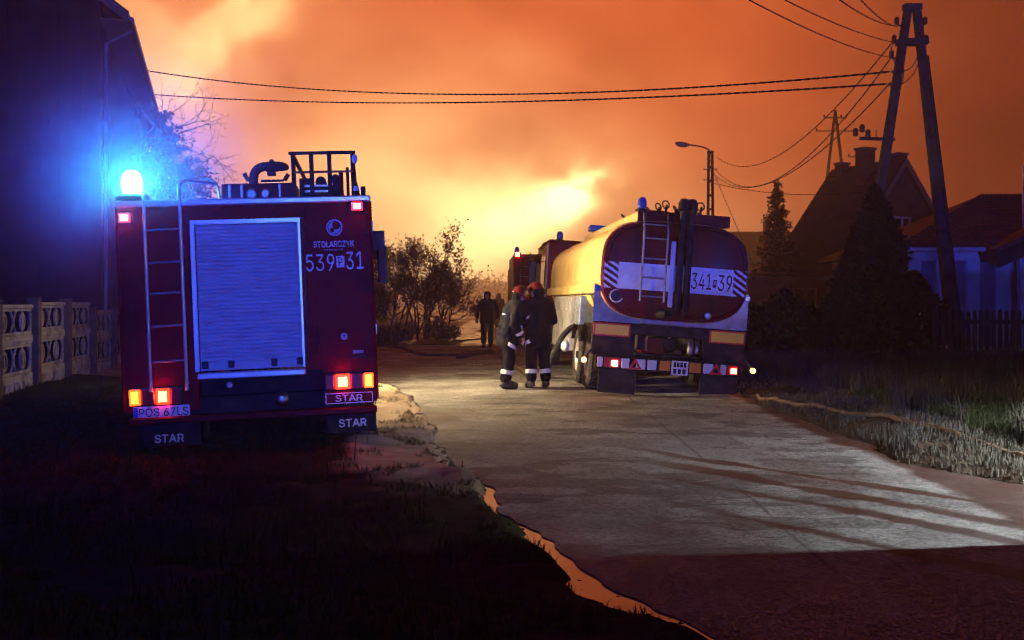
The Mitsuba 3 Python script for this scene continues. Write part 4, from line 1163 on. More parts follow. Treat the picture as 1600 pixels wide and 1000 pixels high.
        u_ = u_ / np.linalg.norm(u_)
        w_ = np.cross(n_, u_)
        half = 0.17 if yf > 5.5 else 0.12
        m_ = trimesh.Trimesh([c_ + u_ * a * half + w_ * b * 0.06 for a, b in ((-1, -1), (1, -1), (1, 1), (-1, 1))], [[0, 1, 2], [0, 2, 3]], process=False)
        if m_.face_normals[0] @ n_ < 0:
            m_.invert()
        t.part('lens', m_, CLEARLENS, k, emit=[FLOOD_RADIANCE * power * c for c in (1.0, 0.72, 0.36)], weight=3.0)
    return t


near_engine()
cone = Thing('traffic_cone', 'small striped cone standing on the roof edge of the near fire engine', 'traffic cone', tr(-2.535, 9.8, -0.02) @ rot(RZ, 8.0) @ rot(RY, -2.2) @ tr(1.13, 0.3, 2.50))
cone.part('base', cbox(-0.05, 0.05, -0.05, 0.05, 0.0, 0.015, 0.005), BLACK)
cone.part('cone', lathe([(0.04, 0.015), (0.012, 0.16), (0, 0.17)], 16), HELMET, smooth=40)
cone.part('sleeve', lathe([(0.031, 0.075), (0.0325, 0.076), (0.022, 0.125), (0.0205, 0.124)], 16), WHITE, smooth=40)


# ------------------------------------------------------------------ tanker
TM = tr(2.47, 16.4, -0.06) @ rot(RZ, 3.6) @ rot(RY, 4.0)


def tanker():
    t = Thing('tanker_truck', 'red and white water tanker with glow-tinted cream side parked on the right of the road', 'fire engine', TM)
    W = 1.17
    zc = 2.03
    # cross-section: broad shoulders, tapering belly
    a_ = np.linspace(0, 2 * PI, 160, endpoint=False)
    ca, sa = np.cos(a_), np.sin(a_)
    sec = Polygon(np.stack([1.17 * np.sign(ca) * np.abs(ca) ** 0.56, 2.02 + 0.77 * np.sign(sa) * np.abs(sa) ** 0.62], 1))
    ring_ = np.array(sec.exterior.segmentize(0.06).coords)[:-1]
    nrm = np.roll(ring_, -1, 0) - np.roll(ring_, 1, 0)
    nrm = np.stack([nrm[:, 1], -nrm[:, 0]], 1)
    nrm /= np.linalg.norm(nrm, axis=1, keepdims=True)
    if ((ring_ - [0, zc]) * nrm).sum() < 0:
        nrm = -nrm
    ctr = np.array([0, zc])
    L = 7.9
    dome = lambda x, z: -0.13 * np.clip(1 - (np.asarray(x) / 1.2) ** 2 * 0.75 - ((np.asarray(z) - zc) / 0.9) ** 2 * 0.45, 0, 1)
    rows = []
    for y in np.linspace(0.03, L, 200):
        w = 0.030 * (abs(math.sin(y * PI / 0.42 + 0.8 * math.sin(y * 1.3))) ** 0.7) + 0.010 * math.sin(y * 3.1 + 1.0) + 0.006 * math.sin(y * 7.7)
        p = ring_ + nrm * w
        rows.append(np.c_[p[:, 0], np.full(len(p), y), p[:, 1]])
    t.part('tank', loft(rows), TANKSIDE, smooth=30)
    rows = []
    for s in np.linspace(0.02, 1, 14):
        p = ctr + (ring_ - ctr) * s
        rows.append(np.c_[p[:, 0], dome(p[:, 0], p[:, 1]) - 0.02, p[:, 1]])
    p = ring_ + nrm * 0.018
    rows += [np.c_[p[:, 0], np.full(len(p), 0.005), p[:, 1]], np.c_[p[:, 0], np.full(len(p), 0.05), p[:, 1]]]
    end = t.part('tank_end', loft(rows), DARK_RED, smooth=35)

    def onto(mesh, lift):
        v, f = trimesh.remesh.subdivide_to_size(mesh.vertices, mesh.faces, 0.12)
        v = v.copy()
        v[:, 1] += dome(v[:, 0], v[:, 2]) - 0.02 - lift
        return trimesh.Trimesh(v, f, process=False)

    def flat(poly, lift=0.006):
        return onto(facing(extr(poly, 0.003), 0, 0, 0), lift)
    band = sec.buffer(-0.015).intersection(sbox(-2, 1.70, 2, 2.12))
    t.part('weld_seam', tube(np.c_[ring_[:, 0] * 0.93, dome(ring_[:, 0] * 0.93, zc + (ring_[:, 1] - zc) * 0.93) - 0.022, zc + (ring_[:, 1] - zc) * 0.93], 0.008, 6, cap=False), DARK_RED, end)
    bk = t.part('white_band', flat(band), WHITE, end)
    for s in (-1, 1):
        for i in range(5):
            z0 = 1.68 + i * 0.105
            x0 = s * 1.02
            st = Polygon([(x0 - 0.13, z0 + 0.10), (x0 + 0.13, z0 - 0.06), (x0 + 0.13, z0 - 0.005), (x0 - 0.13, z0 + 0.155)]).intersection(band).intersection(sbox(*sorted((s * 1.2, s * 0.93))[:1], 1.70, sorted((s * 1.2, s * 0.93))[1], 2.12))
            if not st.is_empty:
                t.part('stripe', flat(st, 0.0105), DARK_RED, end)
    t.part('lettering', onto(lettering('341', 0.24, 0.57, 1.77, 2.03, 0), 0.0105), DARK_RED, end)
    t.part('lettering', onto(lettering('39', 0.68, 0.91, 1.77, 2.03, 0), 0.0105), DARK_RED, end)
    t.part('number_box', flat(sbox(0.595, 1.82, 0.655, 1.94), 0.0105), DARK_RED, end)
    t.part('lettering', onto(lettering('P', 0.61, 0.642, 1.84, 1.92, 0), 0.0145), WHITE, end)
    t.part('flange', moved(ring(0.10, 0.012), rot(RX, 90), tr(-0.93, -0.075, 1.58)), WHITE, end, smooth=True)
    t.part('outlet_cap', moved(lathe([(0, 0.03), (0.07, 0.025), (0.085, 0), (0.085, -0.08)], 20), rot(RX, 90), tr(-0.93, -0.06, 1.58)), BLACK, end, smooth=40)
    t.part('valve', moved(lathe([(0, 0.06), (0.05, 0.05), (0.06, 0), (0.06, -0.08)], 16), rot(RX, 90), tr(0.55, -0.10, 1.36)), STEEL, end, smooth=40)
    # ladder
    for x_ in (-0.58, -0.20):
        t.part('ladder_rail', tube([(x_, -0.24, 1.52), (x_, -0.24, 2.62), (x_, -0.12, 2.92)], 0.018, 8), STEEL, smooth=True)
    for z_ in (1.60, 1.90, 2.20, 2.52, 2.74):
        t.part('ladder_rung', tube([(-0.58, -0.24 + max(0, z_ - 2.62) * 0.4, z_), (-0.20, -0.24 + max(0, z_ - 2.62) * 0.4, z_)], 0.014, 8), STEEL, smooth=True)
    # pipes
    for x_, bend in ((0.02, -0.22), (0.15, 0.0)):
        u = np.linspace(0, PI / 2, 7)
        elbow = [(x_ + bend * math.sin(k) * 0.75, -0.24 + 0.12 * math.sin(k) * (1 if bend == 0 else 0.4), 1.44 - 0.12 * (1 - math.cos(k)) * 0 - 0.10 * math.sin(k)) for k in u[::-1]]
        t.part('vent_pipe', tube(elbow + [(x_, -0.24, 1.6), (x_, -0.24, 2.3), (x_, -0.24, 3.03)], 0.055, 14), FRAME, smooth=50)
        t.part('vent_cap', moved(lathe([(0, 0.19), (0.055, 0.175), (0.088, 0.12), (0.092, 0.0), (0.07, -0.02), (0, -0.02)], 18), tr(x_, -0.24, 3.0)), FRAME, smooth=40)
    t.part('gauge_cover', cbox(-0.125, -0.045, -0.20, -0.165, 1.45, 2.5, 0.015), WHITE)
    t.part('hose_end', moved(lathe([(0, 0), (0.09, 0), (0.10, 0.05), (0.07, 0.16), (0, 0.16)], 16), rot(RX, 90), rot(RZ, 40), tr(-0.25, -0.18, 1.34)), BLACK, smooth=40)
    # walkway box, rails and hatches on top
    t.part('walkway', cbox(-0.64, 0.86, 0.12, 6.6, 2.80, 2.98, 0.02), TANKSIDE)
    t.part('walkway_end', cbox(-0.645, 0.865, 0.09, 0.118, 2.80, 2.985, 0.01), DARK_RED)
    for (x_, y_, r_) in ((-0.1, 1.4, 0.24), (0.1, 3.6, 0.24), (0.4, 5.6, 0.2)):
        t.part('hatch', moved(lathe([(0, 0.14), (r_, 0.13), (r_ * 1.05, 0.09), (r_, 0.0)], 20), tr(x_, y_, 2.98)), FRAME, smooth=40)
    for (x_, y_, h_) in ((-0.15, 0.35, 0.15), (0.05, 0.5, 0.10), (0.3, 0.4, 0.14), (-0.3, 1.0, 0.1), (-0.52, 2.2, 0.07), (0.45, 0.45, 0.17), (0.55, 0.8, 0.06), (-0.22, 0.6, 0.13)):
        k = t.part('valve_wheel', [moved(ring(0.065, 0.012, 14, 6), rot(RX, 25 + 300 * h_), rot(RZ, 900 * h_), tr(x_, y_, 2.98 + h_)), tube([(x_, y_, 2.98), (x_ + 0.02, y_, 2.98 + h_)], 0.02, 6)], FRAME)
    t.part('coiled_hose', [moved(ring(0.16, 0.035, 22, 8), tr(0.28, 0.75, 3.02 + 0.06 * i)) for i in range(2)], RUBBER, smooth=40)
    for x_ in (0.62, 0.84):
        t.part('handrail', tube(smoothpath([(x_, 0.3, 2.98), (x_, 0.3, 3.05), (x_, 0.5, 3.06), (x_, 4.0, 3.06)], 4), 0.013, 6), STEEL)
    beacon_parts(t, -0.55, 0.3, 2.985, 0.075, 0.19)
    t.part('light_bar', cbox(-0.7, -0.25, 5.4, 5.7, 3.0, 3.14, 0.03), BLUELENS)
    # support plates, frame, boxes behind
    for s in (-1, 1):
        t.part('support_plate', facing(extr(Polygon([(s * 1.26, 1.16), (s * 0.2, 1.16), (s * 0.2, 1.45), (s * 1.26, 1.72)]), 0.02), 0, 0.12, 0), PALEBLUE)
        k = t.part('side_marker', cbox(s * 1.22 - 0.05, s * 1.22 + 0.05, 0.02, 0.08, 1.63, 1.73, 0.015), BLUELENS)
    t.part('rear_beam', cbox(-1.26, 1.26, 0.02, 0.16, 0.98, 1.155, 0.012), FRAME)
    t.part('lower_panel', cbox(-1.25, -0.55, 0.1, 0.18, 0.62, 0.98, 0.008), FRAME)
    t.part('lower_panel', cbox(0.56, 1.25, 0.1, 0.18, 0.62, 0.98, 0.008), FRAME)
    for x0, x1 in ((-1.25, -0.65), (0.63, 1.22)):
        k = t.part('reflector_board', cbox(x0, x1, -0.005, 0.018, 0.93, 1.14, 0.004), RREFL)
        t.part('reflector', cbox(x0 + 0.03, x1 - 0.03, -0.011, -0.0055, 0.955, 1.115, 0.002), YREFL, k)
    t.part('pump_shelf', cbox(-0.52, 0.52, 0.12, 0.9, 0.64, 0.68), FRAME)
    t.part('pump', moved(lathe([(0, 0), (0.10, 0), (0.16, 0.05), (0.16, 0.25), (0.08, 0.32), (0, 0.32)], 20), rot(RX, 90), tr(0.02, 0.5, 0.86)), FRAME, smooth=40)
    t.part('pump_handle', tube(smoothpath([(-0.36, 0.06, 0.74), (-0.36, 0.06, 0.98), (-0.33, 0.06, 1.03), (-0.05, 0.06, 1.02), (0.0, 0.06, 0.96)], 5), 0.016, 8), CHROME, smooth=True)
    t.part('outlet', tube(smoothpath([(0.34, 0.3, 1.0), (0.34, 0.1, 0.98), (0.34, 0.02, 0.86), (0.34, 0.02, 0.72)], 5), 0.06, 12), STEEL, smooth=True)
    t.part('outlet', tube(smoothpath([(0.46, 0.3, 0.98), (0.46, 0.1, 0.96), (0.45, 0.02, 0.84), (0.43, 0.02, 0.74)], 5), 0.04, 12), STEEL, smooth=True)
    t.part('locker', cbox(-0.42, -0.04, 0.2, 0.6, 0.69, 0.95, 0.01), DARK_RED)
    t.part('pipe_cover', cbox(-0.5, 0.2, 0.0, 0.1, 1.16, 1.27, 0.02), PALEBLUE)
    # lamp bar
    zb = 0.41
    t.part('lamp_bar', cbox(-1.19, 1.19, -0.02, 0.06, zb, zb + 0.21, 0.008), FRAME)
    lb = [(-1.16, -1.07, CLEARLENS, None), (-1.05, -0.78, REDLENS, None), (-0.77, -0.64, CLEARLENS, None), (-0.35, -0.20, CLEARLENS, None), (-0.15, 0.02, AMBERLENS, None), (-0.53, -0.38, CLEARLENS, None),
          (0.33, 0.52, AMBERLENS, None), (0.56, 0.72, CLEARLENS, None), (0.84, 0.93, CLEARLENS, None), (0.95, 1.12, REDLENS, None)]
    for a, b, m_, e in lb:
        t.part('lens', cbox(a, b, -0.045, -0.021, zb + 0.025, zb + 0.185, 0.008), m_)
    for x_, e in ((-0.88, (55, 12, 4)), (1.05, (26, 1.6, 1.0))):
        t.part('tail_light', cbox(x_ - 0.05, x_ + 0.05, -0.062, -0.046, zb + 0.05, zb + 0.14, 0.012), REDLENS, emit=e, weight=0.12)
    for x_ in (-0.55, 0.76):
        t.part('warning_triangle', facing(extr(Polygon([(-0.11, 0), (0.11, 0), (0, 0.19)]) - Polygon([(-0.05, 0.035), (0.05, 0.035), (0, 0.12)]), 0.006), x_, -0.047, zb + 0.015), RREFL)
    k = t.part('number_plate', cbox(0.04, 0.31, -0.05, -0.03, zb - 0.03, zb + 0.20, 0.006), WHITE)
    t.part('lettering', lettering('CO2', 0.07, 0.28, zb + 0.10, zb + 0.18, -0.0505) if False else [cbox(0.07 + 0.055 * i, 0.11 + 0.055 * i, -0.0535, -0.0505, zb + 0.10, zb + 0.175, 0.001) for i in range(4)] + [cbox(0.07 + 0.075 * i, 0.12 + 0.075 * i, -0.0535, -0.0505, zb - 0.005, zb + 0.07, 0.001) for i in range(3)], INK, k)
    for x0, x1 in ((-1.12, -0.52), (0.52, 1.12)):
        t.part('mud_flap', cbox(x0, x1, 0.0, 0.015, 0.03, zb, 0.004), FLAP)
    # side lamps on stalks
    for s, e in ((-1, (40, 3.5, 1.2)), (1, (34, 6.5, 0.8))):
        k = t.part('side_lamp', tube([(s * 1.24, 0.1, zb + 0.30), (s * 1.36, 0.02, zb + 0.16)], 0.02, 8), RUBBER)
        t.part('lens', moved(trimesh.creation.icosphere(2, 0.045), tr(s * 1.37, -0.02, zb + 0.12)), REDLENS, k, smooth=True, emit=e, weight=0.12)
    # left side below the tank
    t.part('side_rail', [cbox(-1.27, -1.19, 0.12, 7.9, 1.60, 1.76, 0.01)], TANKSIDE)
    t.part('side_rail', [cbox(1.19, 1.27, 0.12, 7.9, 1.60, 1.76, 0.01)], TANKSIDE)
    t.part('chassis', [cbox(-0.5, -0.38, 0.2, 10, 0.75, 1.05), cbox(0.38, 0.5, 0.2, 10, 0.75, 1.05)], FRAME)
    for y0, y1, m_ in ((1.95, 2.55, PALEBLUE), (3.3, 4.3, GREY), (4.34, 5.2, GREY), (5.24, 6.2, GREY)):
        k = t.part('locker', cbox(-1.24, -0.85, y0, y1, 0.52 if y0 > 3 else 1.05, 1.57, 0.015), m_)
        t.part('door', cbox(-1.255, -1.2405, y0 + 0.05, y1 - 0.05, (0.52 if y0 > 3 else 1.05) + 0.05, 1.52, 0.006), m_, k)
        t.part('handle', cbox(-1.275, -1.2555, (y0 + y1) / 2 - 0.06, (y0 + y1) / 2 + 0.06, 1.3, 1.33, 0.005), CHROME, k)
    t.part('locker', cbox(0.85, 1.24, 2.9, 6.2, 0.52, 1.57, 0.015), GREY)
    for s in (-1, 1):
        for y_ in (1.05, 2.35, 7.6):
            tyre_parts(t, s * (1.02 if y_ < 5 else 1.08), y_, 0.5, 0.36 if y_ < 5 else 0.3, s, RUBBER, ALUF)
        a = np.linspace(0.15 * PI, 0.85 * PI, 12)
        for y_ in (1.05, 2.35):
            pts = np.stack([a * 0 + s * 1.04, y_ + 0.6 * np.cos(a), 0.5 + 0.6 * np.sin(a)], 1)
            rows = [np.array([(s * 1.04 - 0.2, p_[1], p_[2]), (s * 1.04 + 0.2, p_[1], p_[2]), (s * 1.04 + 0.2, p_[1] * 1.0, p_[2] + 0.012), (s * 1.04 - 0.2, p_[1], p_[2] + 0.012)]) for p_ in pts]
            t.part('mudguard', loft(rows), FRAME)
        t.part('axle', tube([(-0.95, 1.05, 0.5), (0.95, 1.05, 0.5)], 0.08, 8), FRAME) if s > 0 else None
    t.part('delivery_hose', tube(smoothpath([(-1.1, 3.2, 1.0), (-1.35, 3.0, 0.85), (-1.55, 2.9, 0.45), (-1.6, 3.4, 0.08), (-1.7, 5.0, 0.10)], 8), 0.055, 10), RUBBER, smooth=True)
    t.part('manifold', moved(trimesh.creation.icosphere(2), np.diag([0.09, 0.16, 0.11, 1]), tr(-1.34, 2.95, 0.62)), WHITE, smooth=True)
    # cab
    cab = Polygon([(8.25, 0.7), (10.5, 0.7), (10.55, 1.6), (10.25, 2.86), (8.25, 2.9)])
    t.part('cab', moved(extr(cab, 2.5), rot(RX, 90), rot(RZ, 90), tr(-1.25, 0, 0)), DARK_RED)
    t.part('cab_roof', cbox(-1.27, 1.27, 8.2, 10.3, 2.90, 2.96, 0.02), DARK_RED)
    for s in (-1, 1):
        t.part('corner_panel', cbox(s * 1.262 - 0.01, s * 1.262 + 0.01, 8.35, 8.62, 1.2, 2.85, 0.004), PALEBLUE)
        t.part('side_window', cbox(s * 1.256 - 0.005, s * 1.256 + 0.005, 9.0, 10.0, 1.75, 2.6, 0.002), GLASSDARK)
        k = t.part('mirror', cbox(s * 1.47 - 0.1, s * 1.47 + 0.1, 10.1, 10.18, 1.9, 2.5, 0.03), BLACK)
        t.part('arm', tube([(s * 1.25, 10.2, 2.5), (s * 1.47, 10.15, 2.5)], 0.015, 6), BLACK, k)
    t.part('sun_visor', cbox(-1.3, 1.3, 10.2, 10.5, 2.82, 2.87, 0.01), RED_PAINT)
    beacon_parts(t, -0.95, 8.9, 2.97, 0.08, 0.2)
    beacon_parts(t, 0.95, 8.9, 2.97, 0.08, 0.2)


tanker()


# ------------------------------------------------------------------ far fire engine
def far_engine():
    M = tr(1.27, 33.0, 0.0) @ rot(RZ, 2.0)
    t = Thing('far_fire_engine', 'distant red fire engine in the haze ahead of the tanker', 'fire engine', M)
    t.part('body', cbox(-1.22, 1.22, 0.05, 4.4, 0.8, 3.0, 0.03), DARK_RED)
    t.part('skirt', cbox(-1.2, 1.2, 0.3, 4.3, 0.45, 0.79), FRAME)
    t.part('rear_panel', facing(extr(sbox(-1.22, 0.6, 1.22, 3.0) - sbox(-0.55, 0.95, 0.55, 2.7), 0.05), 0, 0.05, 0), RED_PAINT)
    sh = t.part('shutter', cbox(-0.55, 0.55, 0.03, 0.045, 0.95, 2.7), ALU)
    for i in range(20):
        t.part('slat', cbox(-0.54, 0.54, 0.015, 0.029, 0.96 + i * 0.087, 1.04 + i * 0.087, 0.006), ALU, sh)
    t.part('white_stripe', cbox(-1.2, -0.6, -0.006, -0.001, 1.7, 1.95, 0.001), WHITE)
    t.part('white_stripe', cbox(0.6, 1.2, -0.006, -0.001, 1.7, 1.95, 0.001), WHITE)
    t.part('roof_box', cbox(-0.2, 1.1, 0.5, 3.8, 3.0, 3.4, 0.03), DARK_RED)
    t.part('roof_rail', tube([(-0.25, 0.2, 3.0), (-0.25, 0.2, 3.38), (1.15, 0.2, 3.38), (1.15, 0.2, 3.0)], 0.025, 6), STEEL)
    t.part('ladder', [tube([(x_, -0.1, 0.8), (x_, -0.1, 3.05)], 0.02, 6) for x_ in (-1.0, -0.68)] + [tube([(-1.0, -0.1, z_), (-0.68, -0.1, z_)], 0.015, 6) for z_ in np.arange(1.0, 3.0, 0.32)], STEEL)
    beacon_parts(t, -1.1, 0.3, 3.01, 0.08, 0.2)
    for x_ in (-1.08, 1.08):
        t.part('marker_light', cbox(x_ - 0.09, x_ + 0.09, -0.04, -0.002, 2.93, 3.05, 0.01), REDLENS, emit=(40, 3.5, 1.6), weight=0.1)
        t.part('tail_light', cbox(x_ - 0.1, x_ + 0.1, -0.03, -0.002, 0.7, 0.82, 0.01), REDLENS)
    t.part('bumper', cbox(-1.2, 1.2, -0.06, 0.04, 0.45, 0.58), FRAME)
    t.part('cab', cbox(-1.2, 1.2, 4.5, 6.6, 0.7, 2.8, 0.12), RED_PAINT)
    for s in (-1, 1):
        for y_ in (1.4, 5.4):
            tyre_parts(t, s * 1.0, y_, 0.5, 0.34, s)


far_engine()


# ------------------------------------------------------------------ people
def hull(*sph):
    return m3.Manifold.batch_hull([m3.Manifold.sphere(r, 16).translate([float(v) for v in p]) for p, r in sph])


def union(parts):
    out = parts[0]
    for p in parts[1:]:
        out = out + p
    return out


def soft(man, length=0.03, it=8):
    m = tm(man.refine_to_length(length))
    m.merge_vertices()
    trimesh.smoothing.filter_taubin(m, lamb=0.5, nu=0.52, iterations=it)
    return m


def person(label, M, J, helmet=True, hood=False, bands=True):
    """J: joints in metres, facing +y. The body is one surface; clothing, helmet and bands are its children."""
    J = {k: np.array(v, float) for k, v in J.items()}
    t = Thing('person', label, 'person', M)
    hd, up = J['head'], J['head'] - J['neck']
    up = up / np.linalg.norm(up)
    fw = J['face'] / np.linalg.norm(J['face'])
    rt = np.cross(fw, up)
    parts = [hull((hd + up * 0.035, 0.098), (hd - up * 0.03 + fw * 0.02, 0.082)), hull((hd - up * 0.085 + fw * 0.045, 0.045), (hd + fw * 0.02, 0.08)),
             hull((hd + fw * 0.10 + up * 0.01, 0.012), (hd + fw * 0.122 - up * 0.03, 0.016), (hd + fw * 0.09 - up * 0.035, 0.018)),
             hull((hd + fw * 0.088 - up * 0.068 + rt * 0.022, 0.011), (hd + fw * 0.088 - up * 0.068 - rt * 0.022, 0.011)),
             hull((hd + fw * 0.085 + up * 0.03 + rt * 0.045, 0.016), (hd + fw * 0.085 + up * 0.03 - rt * 0.045, 0.016))]
    for s in (-1, 1):
        parts.append(hull((hd + rt * s * 0.09 + up * 0.012, 0.016), (hd + rt * s * 0.092 - up * 0.03 - fw * 0.01, 0.014)))
    parts.append(hull((hd - up * 0.06, 0.062), (J['neck'], 0.065)))
    parts.append(hull((J['neck'], 0.07), (J['chest'], 0.135), (J['sh_l'], 0.07), (J['sh_r'], 0.07)))
    parts.append(hull((J['chest'] + [0.06, 0, 0], 0.12), (J['chest'] - [0.06, 0, 0], 0.12), (J['pelvis'] + [0.06, 0, 0], 0.115), (J['pelvis'] - [0.06, 0, 0], 0.115)))
    for s in ('l', 'r'):
        parts += [hull((J['sh_' + s], 0.062), (J['el_' + s], 0.046)), hull((J['el_' + s], 0.045), (J['wr_' + s], 0.032)),
                  hull((J['hip_' + s], 0.095), (J['kn_' + s], 0.062)), hull((J['kn_' + s], 0.062), (J['kn_' + s] * 0.6 + J['an_' + s] * 0.4 - fw * 0.02, 0.058), (J['an_' + s], 0.042)),
                  hull((J['an_' + s], 0.045), (J['toe_' + s], 0.035))]
        w, e = J['wr_' + s], J['el_' + s]
        d = (w - e) / np.linalg.norm(w - e)
        side = np.cross(d, [0.3, 0.2, 1.0] if abs(d[2]) < 0.8 else [0, 1.0, 0.1])
        side /= np.linalg.norm(side)
        pn = np.cross(d, side)
        pc = w + d * 0.085
        parts.append(hull((w, 0.028), (pc + side * 0.028, 0.016), (pc - side * 0.028, 0.016), (w + d * 0.03 + side * 0.028, 0.016)))
        for j, (off, ln) in enumerate(((0.033, 0.062), (0.012, 0.075), (-0.010, 0.070), (-0.031, 0.055))):
            a = pc + side * off
            b = a + d * ln * 0.5 + pn * 0.012
            c = b + d * ln * 0.38 + pn * 0.034
            parts += [hull((a, 0.0105), (b, 0.0098)), hull((b, 0.0098), (c, 0.0085))]
        a = w + d * 0.025 + side * 0.03
        b = a + d * 0.035 + side * 0.028 + pn * 0.01
        c = b + d * 0.03 + pn * 0.016
        parts += [hull((a, 0.014), (b, 0.012)), hull((b, 0.012), (c, 0.0105))]
    t.part('body', soft(union(parts), 0.022, 4), SKIN, smooth=True)
    # jacket with skirt, trousers, boots
    hips = (J['hip_l'] + J['hip_r']) / 2
    jk = [hull((J['neck'] - up * 0.01, 0.085), (J['chest'], 0.165), (J['sh_l'], 0.10), (J['sh_r'], 0.10)),
          hull((J['chest'] + rt * 0.07, 0.16), (J['chest'] - rt * 0.07, 0.16), (J['pelvis'] + rt * 0.075, 0.155), (J['pelvis'] - rt * 0.075, 0.155)),
          hull((J['pelvis'] + rt * 0.08, 0.155), (J['pelvis'] - rt * 0.08, 0.155), (hips + rt * 0.10 - [0, 0, 0.10], 0.15), (hips - rt * 0.10 - [0, 0, 0.10], 0.15))]
    for s in ('l', 'r'):
        jk += [hull((J['sh_' + s], 0.098), (J['el_' + s], 0.076)), hull((J['el_' + s], 0.076), (J['wr_' + s] * 0.93 + J['el_' + s] * 0.07, 0.058))]
    t.part('jacket', soft(union(jk), 0.035, 8), CLOTH, smooth=True)
    tr_ = [hull((hips + rt * 0.07, 0.135), (hips - rt * 0.07, 0.135), (J['hip_l'], 0.12), (J['hip_r'], 0.12))]
    for s in ('l', 'r'):
        tr_ += [hull((J['hip_' + s], 0.128), (J['kn_' + s], 0.096)), hull((J['kn_' + s], 0.096), (J['an_' + s] + (J['kn_' + s] - J['an_' + s]) * 0.22, 0.090))]
    t.part('trousers', soft(union(tr_), 0.035, 8), CLOTH, smooth=True)
    for s in ('l', 'r'):
        a, k_, to = J['an_' + s], J['kn_' + s], J['toe_' + s]
        t.part('boot', soft(union([hull((a + (k_ - a) * 0.5, 0.07), (a, 0.06)), hull((a, 0.062), (a - [0, 0, 0.03], 0.058), (to, 0.045)), hull((a - fw * 0.05 - [0, 0, 0.045], 0.04), (to - [0, 0, 0.005], 0.038))]), 0.03, 4), BOOT, smooth=True)

    def bandring(a, b, r, h=0.028):
        a, b = np.asarray(a, float), np.asarray(b, float)
        d = (b - a) / np.linalg.norm(b - a)
        return tube([a - d * h, a + d * h], r, 18, cap=False)
    if bands:
        for s in ('l', 'r'):
            k_, a = J['kn_' + s], J['an_' + s]
            p_ = k_ + (a - k_) * 0.52
            t.part('trouser_band', bandring(p_, a, 0.100, 0.036), BAND, smooth=True)
            e, w = J['el_' + s], J['wr_' + s]
            t.part('sleeve_band', bandring(e + (w - e) * 0.72, w, 0.072, 0.028), BAND, smooth=True)
        c = hips - np.array([0, 0, 0.16])
        p = [(c + rt * math.cos(a_) * 0.262 + np.cross(up, rt) * math.sin(a_) * 0.162) for a_ in np.linspace(0, 2 * PI, 28, endpoint=False)]
        rows = [np.array(p) - [0, 0, 0.035], np.array(p) + [0, 0, 0.035]]
        t.part('jacket_band', loft(rows, caps=False), BAND, smooth=True)
        c = J['chest'] * 0.6 + J['pelvis'] * 0.4
        p = [(c + rt * math.cos(a_) * 0.236 + np.cross(up, rt) * math.sin(a_) * 0.166) for a_ in np.linspace(0, 2 * PI, 28, endpoint=False)]
        ax_ = J['chest'] - J['pelvis']
        t.part('chest_band', loft([np.array(p) - [0, 0, 0.022], np.array(p) + [0, 0, 0.022]], caps=False), BAND, smooth=True)
        ax_ /= np.linalg.norm(ax_)
    if helmet:
        R = np.eye(4)
        R[:3, 0], R[:3, 1], R[:3, 2] = rt, np.cross(up, rt), up
        R[:3, 3] = hd + up * 0.03
        shell = lathe([(0.150, -0.045), (0.153, -0.03), (0.146, 0.03), (0.125, 0.085), (0.085, 0.122), (0.04, 0.138), (0, 0.141)], 26)
        shell.apply_transform(np.diag([0.92, 1.08, 1, 1]))
        hk = t.part('helmet', moved(shell, R), HELMET, smooth=40)
        t.part('brim', moved(lathe([(0.150, -0.048), (0.176, -0.060), (0.178, -0.054), (0.152, -0.036)], 26), np.diag([0.92, 1.10, 1, 1]), R), HELMET, hk, smooth=40)
        t.part('crest', moved(tube([(0, 0.14, 0.02), (0, 0.10, 0.105), (0, 0.0, 0.148), (0, -0.10, 0.105), (0, -0.14, 0.02)], 0.016, 8), R), HELMET, hk, smooth=True)
        t.part('badge', moved(trimesh.creation.icosphere(2), np.diag([0.03, 0.012, 0.03, 1]), tr(0, 0.150, 0.03), R), CHROME, hk, smooth=True)
        t.part('neck_flap', soft(union([hull((hd - up * 0.0 - fw * 0.06, 0.09), (J['neck'] - fw * 0.03 + up * 0.02, 0.085))]), 0.03, 4), CLOTH, hk, smooth=True)
    if hood:
        t.part('hood', soft(hull((hd + up * 0.045 - fw * 0.015, 0.118), (hd - up * 0.05 - fw * 0.015, 0.108), (J['neck'], 0.10)) - hull((hd + fw * 0.13, 0.075), (hd + fw * 0.10 - up * 0.06, 0.06)), 0.025, 4), CLOTH, smooth=True)
    return t


STAND = dict(pelvis=(0, 0, 1.0), chest=(0, 0.01, 1.33), neck=(0, 0, 1.52), head=(0, 0.03, 1.65), face=(0, 1, 0), sh_l=(-0.19, 0, 1.44), sh_r=(0.19, 0, 1.44), el_l=(-0.27, -0.03, 1.16), el_r=(0.27, -0.03, 1.16),
             wr_l=(-0.27, 0.08, 0.92), wr_r=(0.27, 0.08, 0.92), hip_l=(-0.10, 0, 0.93), hip_r=(0.10, 0, 0.93), kn_l=(-0.115, 0.03, 0.50), kn_r=(0.115, 0.03, 0.50), an_l=(-0.13, -0.02, 0.10), an_r=(0.13, -0.02, 0.10),
             toe_l=(-0.15, 0.17, 0.045), toe_r=(0.15, 0.17, 0.045))
